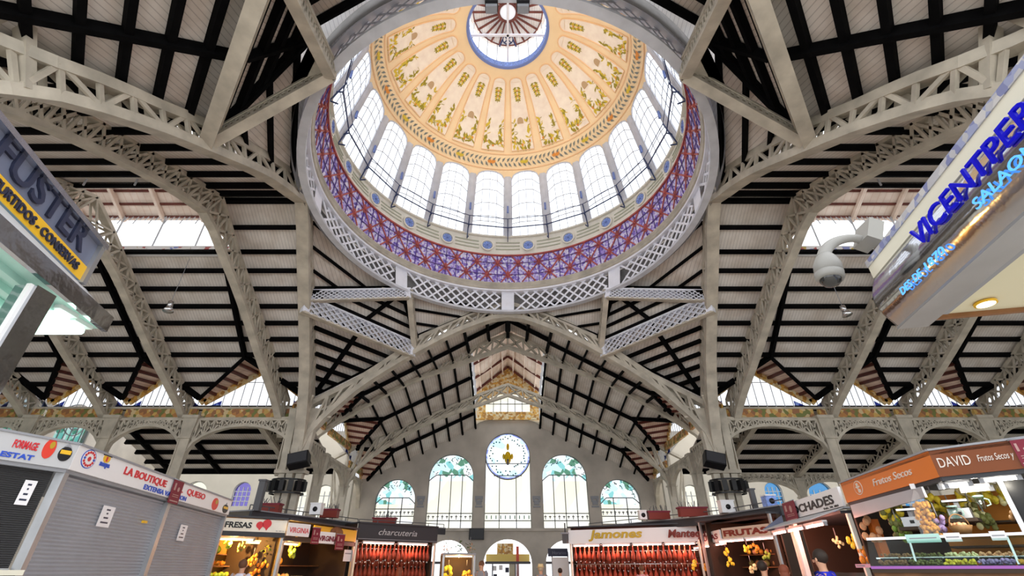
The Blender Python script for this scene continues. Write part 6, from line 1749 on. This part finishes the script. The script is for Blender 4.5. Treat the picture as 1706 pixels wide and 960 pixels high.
# glass display case with metal top rail
c0s, c0z = G.uv(1452, 921, .35); c1s, c1z = G.uv(1706, 863, .35)
zc = 1.80
kc = thing('display_case', 'long glass display case in front of the orange DAVID stall', 'display case', G.pt(.8, 0, .2))
sL, sR = c0s, G.L
def zrail(s): return c0z + (c1z - c0z) * (s - c0s) / (c1s - c0s)
RZ = (c0z + c1z) / 2
ZD = G.uv(1640, 948, .62)[1]
print('ZD', ZD, 'RZ', RZ, c0z, c1z)
MB().bar(G.pt(sL, RZ, .35), G.pt(sR, RZ, .35), .05, .035).build('top_rail', M['steel'], kc)
MB().slab([G.pt(sL, RZ - .02, .36), G.pt(sR, RZ - .02, .36), G.pt(sR, ZD + .03, .62), G.pt(sL, ZD + .03, .62)], G.n * .008).build('front_glass', M['case_glass'], kc)
MB().slab([G.pt(sL, RZ, .34), G.pt(sR, RZ, .34), G.pt(sR, RZ - .03, -.1), G.pt(sL, RZ - .03, -.1)], (0, 0, .008)).build('top_glass', M['case_glass'], kc)
G.box(MB(), sL, sR, ZD - .05, ZD, -.2, .64).build('display_deck', M['dark_wood'], kc)
G.box(MB(), sL, sR, ZD, ZD + .035, .60, .645).build('purple_edge', M['purple_strip'], kc)
G.box(MB(), sL, sR, 0, ZD - .05, -.1, .58).build('base', M['wood'], kc)
MB().bar(G.pt(sL, ZD + .14, .2), G.pt(sR, ZD + .14, .2), .03, .02).build('inner_rail', M['steel'], kc)
for t in (.15, .45, .75):
    s = sL + (sR - sL) * t; MB().bar(G.pt(s, ZD, .5), G.pt(s, RZ, .34), .025, .025).build('glass_support', M['steel'], kc)
cols = ['brown', 'olive', 'pale', 'peach', 'brown', 'olive', 'lemon', 'purple', 'amber', 'brown']
TN = 9; ORDX = ORD + ['sixth', 'seventh', 'eighth', 'ninth']
for row in range(2):
    for i in range(TN):
        wd_ = (sR - sL - .1) / TN; s = sL + .05 + wd_ * (i + .5); q = .08 + .34 * row; z = ZD + .09 * (1 - row)
        cn = cols[(i + 4 * row) % 10]
        r = thing('nut_tray', '%s tray from the left, %s goods, %s row of the glass case' % (ORDX[i], cn, ('back', 'front')[row]), 'tray', G.pt(s, z, q))
        tb = MB(); G.box(tb, s - wd_ * .48, s + wd_ * .48, z, z + .03, q - .15, q + .15); G.box(tb, s - wd_ * .48, s + wd_ * .48, z, z + .05, q + .14, q + .15); tb.build('tray', M['black'], r)
        b = MB()
        for jj in range(60): b.ball(G.pt(s + random.uniform(-.45, .45) * wd_, z + .05 + random.uniform(0, .05), q + random.uniform(-.13, .13)), random.uniform(.014, .026), n=5, m=4)
        b.build('nuts', FR[cn], r)['kind'] = 'stuff'
for px, py, w_, m, lb in ((1543, 911, .2, 'mint', 'long mint green price card on the case rail'), (1590, 902, .09, 'paper', 'small white price card on the case rail, left of the two'), (1658, 882, .08, 'paper', 'small white price card on the case rail, near the right edge')):
    s, z = G.uv(px, py, .38); r = thing('price_card', lb, 'price card', G.pt(s, RZ - .05, .38)); G.box(MB(), s - w_, s + w_, RZ - .07, RZ + .04, .37, .38).build('card', M[m], r); G.box(MB(), s - w_ * .8, s + w_ * .8, RZ - .02, RZ - .005, .38, .383).build('print', M['grey'], r)
s, z = F.uv(1437, 943, .3); r = thing('price_card', 'pink lit card strip on the counter left of the glass case', 'price card', F.pt(s, z, .3)); F.box(MB(), s - .3, s + .3, z - .03, z + .03, .29, .3).build('card', M['pink_card'], r)
F.box(MB(), s - .25, s + .1, z - .01, z + .01, .3, .303).build('print', M['grey'], r)
fruit_row(F, .25, F.L - .3, 1.42, -.15, [('orange', 'orange'), ('orange', 'peach'), ('orange', 'red')], 'orange on the side counter of the orange stall', 'oranges on the side counter', 9, .08)
F.box(MB(), .1, F.L - .1, 0, 1.42, -.4, .02).build('side_counter', M['dark_wood'], k)
# ---- deck over the right hand stalls
E1_, E2_, E3_ = atZ(978, 880, 3.42), atZ(1200, 859, 3.42), atZ(1300, 843, 3.42)
deck('grey roof deck running over the right hand stalls', [E1_, E2_, E3_], None)
deckbox(1071, 866, 3.46, .3, .32, 'white', 'vent_unit', 'vent unit', 'small white vent on the right stall roof, nearest the gable')
deckbox(1212, 855, 3.46, .5, .4, 'white', 'vent_unit', 'vent unit', 'white box vent on the right stall roof by the dome pier')
deckbox(1284, 845, 3.46, .35, .34, 'blue_tile', 'vent_unit', 'vent unit', 'blue sided vent at the right end of the right stall roof')
deckbox(1098, 866, 3.46, .9, .3, 'rust_letter', 'planter', 'planter', 'red brown planter beside the small vent on the right stall roof')
deckbox(1155, 861, 3.46, 1.1, .32, 'rust_letter', 'planter', 'planter', 'long red brown planter on the right stall roof, left of the pier')
pp = atZ(1262, 851, 3.42); r = thing('deck_post', 'dark post standing on the right stall roof', 'post', pp); MB().box(pp + V((0, .1, .35)), (.16, .16, .7)).build('shaft', M['iron_dark'], r); MB().box(pp + V((0, .1, .72)), (.22, .22, .05)).build('cap', M['iron_dark'], r)
# black box hung on the gable wall
for px, lb in ((794, 'black screen box on the gable wall left of the middle door'),):
    p = atY(px, 890, YW - .3); r = thing('screen', lb, 'screen', p); MB().box(p, (1.1, .2, .75)).build('case', M['black'], r); MB().box(p + V((0, -.11, 0)), (.95, .03, .6)).build('panel', M['charcoal'], r); MB().bar(p + V((0, .1, .3)), p + V((0, .3, .3)), .08, .08).build('bracket', M['grey'], r)
# ------------------------------------------------------------------ people
def person(label, x, y, h, face, top, trousers, hair, hat=None, sleeve=.55, bag=None, long_hair=False, lean=0.0):
    """a standing figure of height h facing the angle face (0 = away from the camera)"""
    r = thing('person', label, 'person', (x, y, 0)); u = h / 1.75
    vs = []; es = []; rad = []
    def v(p, rr, pa=None):
        vs.append(V(p) * u); rad.append(rr * u)
        if pa is not None: es.append((pa, len(vs) - 1))
        return len(vs) - 1
    pel = v((0, 0, .95), .14); w1 = v((0, 0, 1.10), .125, pel); ch = v((0, .01, 1.30), .15, w1); nk0 = v((0, .0, 1.45), .085, ch); nk = v((0, 0, 1.51), .052, nk0); hd0 = v((0, .01, 1.58), .07, nk); hd = v((0, .015, 1.66), .085, hd0); v((0, .005, 1.715), .06, hd)
    hands = []
    for s in (-1, 1):
        hp = v((s * .09, 0, .90), .10, pel); kn = v((s * .10, .015, .50), .062, hp); an = v((s * .10, -.01, .09), .042, kn); v((s * .11, .14, .035), .035, an)
        sh_ = v((s * .17, 0, 1.42), .065, ch); el = v((s * .235, -.02, 1.13), .042, sh_); wr = v((s * .23, .12, .92), .028, el); hands.append((s, wr))
        pm_ = v((s * .225, .17, .87), .034, wr)
        for j, (dx, ln) in enumerate(((-.03, .075), (-.01, .085), (.01, .08), (.03, .065))):
            a = v((s * .225 + dx, .20, .835), .010, pm_); v((s * .225 + dx, .205, .835 - ln), .0085, a)
        t = v((s * .225 - s * .04, .195, .87), .011, pm_); v((s * .225 - s * .05, .225, .84), .009, t)
    me = bpy.data.meshes.new('body'); me.from_pydata([tuple(p) for p in vs], es, [])
    o = bpy.data.objects.new('body', me); COL.objects.link(o)
    md = o.modifiers.new('skin', 'SKIN'); md.use_smooth_shade = True
    sv = me.skin_vertices[0].data
    for i, q in enumerate(rad): sv[i].radius = (q, q)
    sv[0].use_root = True
    sb = o.modifiers.new('subd', 'SUBSURF'); sb.levels = 1; sb.render_levels = 2
    me.materials.append(M['skin']); o.parent = r
    def ln(p): return V(p) * u
    def garment(name, rows, m):
        b = MB(); b.smooth = True
        b.grid([[ln((cx + rx * cos(2 * pi * j / 14), cy + ry * sin(2 * pi * j / 14), z)) for j in range(14)] for cx, cy, rx, ry, z in rows], True)
        c = MB(); c.v = b.v; c.f = b.f; c.mi = b.mi; c.sm = b.sm
        ob = c.build(name, m, None); ob.parent = r; ob.location = ob.location
        return ob
    garment('shirt', [(0, 0, .185, .135, .88), (0, 0, .165, .125, 1.08), (0, .01, .195, .14, 1.30), (0, 0, .19, .11, 1.42), (0, 0, .085, .08, 1.485)], top)
    for s in (-1, 1):
        e = sleeve
        sx_, sy, sz = .17 + (.235 - .17) * e, -.02 * e, 1.42 + (1.13 - 1.42) * e
        b = MB(); b.tube([ln((s * .15, 0, 1.435)), ln((s * .19, 0, 1.40)), ln((s * sx_, sy, sz))], [.08 * u, .078 * u, .062 * u], 10); ob = b.build('sleeve', top, None); ob.parent = r
        b = MB(); b.tube([ln((s * .085, 0, .95)), ln((s * .10, .015, .50)), ln((s * .10, -.01, .10))], [.125 * u, .085 * u, .07 * u], 10); ob = b.build('trouser_leg', trousers, None); ob.parent = r
        b = MB(); b.ball(ln((s * .11, .07, .04)), .06 * u, (.8, 2.0, .65), 10, 6); ob = b.build('shoe', M['black'], None); ob.parent = r
        b = MB(); b.ball(ln((s * .088, .02, 1.64)), .022 * u, (.5, .8, 1.3), 6, 5); ob = b.build('ear', M['skin'], None); ob.parent = r
        b = MB(); b.ball(ln((s * .033, .092, 1.655)), .012 * u, n=6, m=4); ob = b.build('eye', M['black'], None); ob.parent = r
    b = MB(); b.ball(ln((0, .107, 1.625)), .018 * u, (.7, 1, 1.3), 6, 5); ob = b.build('nose', M['skin'], None); ob.parent = r
    b = MB(); b.ball(ln((0, .088, 1.585)), .02 * u, (1.3, .5, .35), 6, 4); ob = b.build('mouth', M['ham'], None); ob.parent = r
    b = MB(); b.smooth = True; b.ball(ln((0, -.012, 1.685)), .105 * u, (.95, 1.02, 1.0), 14, 9)
    if long_hair: b.ball(ln((0, -.06, 1.57)), .09 * u, (1.05, .7, 1.5), 12, 8)
    ob = b.build('hair', hair, None); ob.parent = r
    if hat:
        b = MB(); b.tube([ln((0, 0, 1.715)), ln((0, 0, 1.725))], .17 * u, 18); b.tube([ln((0, 0, 1.72)), ln((0, 0, 1.83))], [.11 * u, .09 * u], 14); ob = b.build('hat', hat, None); ob.parent = r
    r.rotation_euler = (0, 0, face)
    return r
P_ = M
M['top_white'] = mat('white_cloth', (0.72, 0.70, 0.82), 0.8, noise=.15, scale=6); M['top_red'] = mat('red_cloth', (0.55, 0.05, 0.06), 0.8); M['top_blue'] = mat('royal_blue_cloth', (0.02, 0.03, 0.55), 0.8); M['jeans'] = mat('denim', (0.08, 0.10, 0.2), 0.8); M['top_pink'] = mat('pink_cloth', (0.75, 0.35, 0.38), 0.8); M['top_grey'] = mat('grey_cloth', (0.25, 0.25, 0.28), 0.8); M['top_lilac'] = mat('lilac_cloth', (0.45, 0.42, 0.62), 0.8); M['straw'] = mat('straw', (0.70, 0.55, 0.30), 0.8); M['hair_grey'] = mat('grey_hair', (0.45, 0.38, 0.28), 0.7)
def at_head(px, py, h):
    p = atZ(px, py, h); return p.x, p.y
def spot(px, Y): p = atY(px, 950, Y); return p.x, Y
x, y = spot(403, 13.6); person('person in a pale lilac top seen before the FRESAS stall', x, y, 1.80, 0, M['top_white'], M['jeans'], M['hair_brown'])
x, y = spot(1372, 8.8); person('person in a royal blue shirt standing at the awning stall', x, y, 1.86, .6, M['top_blue'], M['jeans'], M['hair_dark'], sleeve=.8)
x, y = spot(1272, 11.5); person('person in a red and lilac top at the FRUTAS counter', x, y, 1.74, -.9, M['top_red'], M['jeans'], M['hair_dark'])
x, y = spot(1306, 10.6); person('person with auburn hair bending forward next to the white awning post', x, y, 1.66, -.5, M['top_pink'], M['jeans'], M['hair_auburn'], long_hair=True)
x, y = spot(1069, 20.6); person('person in a pink top in front of the Jamones hams', x, y, 1.72, .2, M['top_pink'], M['jeans'], M['hair_brown'])
x, y = spot(901, 20.0); person('person in a straw hat walking towards the end doors', x, y, 1.72, 0, M['top_grey'], M['jeans'], M['hair_grey'], hat=M['straw'])
x, y = spot(933, 22.0); person('person with dark hair by the white display panel', x, y, 1.64, 0, M['top_white'], M['jeans'], M['hair_dark'])
x, y = spot(802, 20.0); person('person with short brown hair standing left of the middle door', x, y, 1.86, 2.6, M['top_grey'], M['jeans'], M['hair_brown'])
x, y = spot(666, 19.5); person('person with auburn hair before the charcuteria stall', x, y, 1.66, 0, M['top_white'], M['jeans'], M['hair_auburn'], long_hair=True)
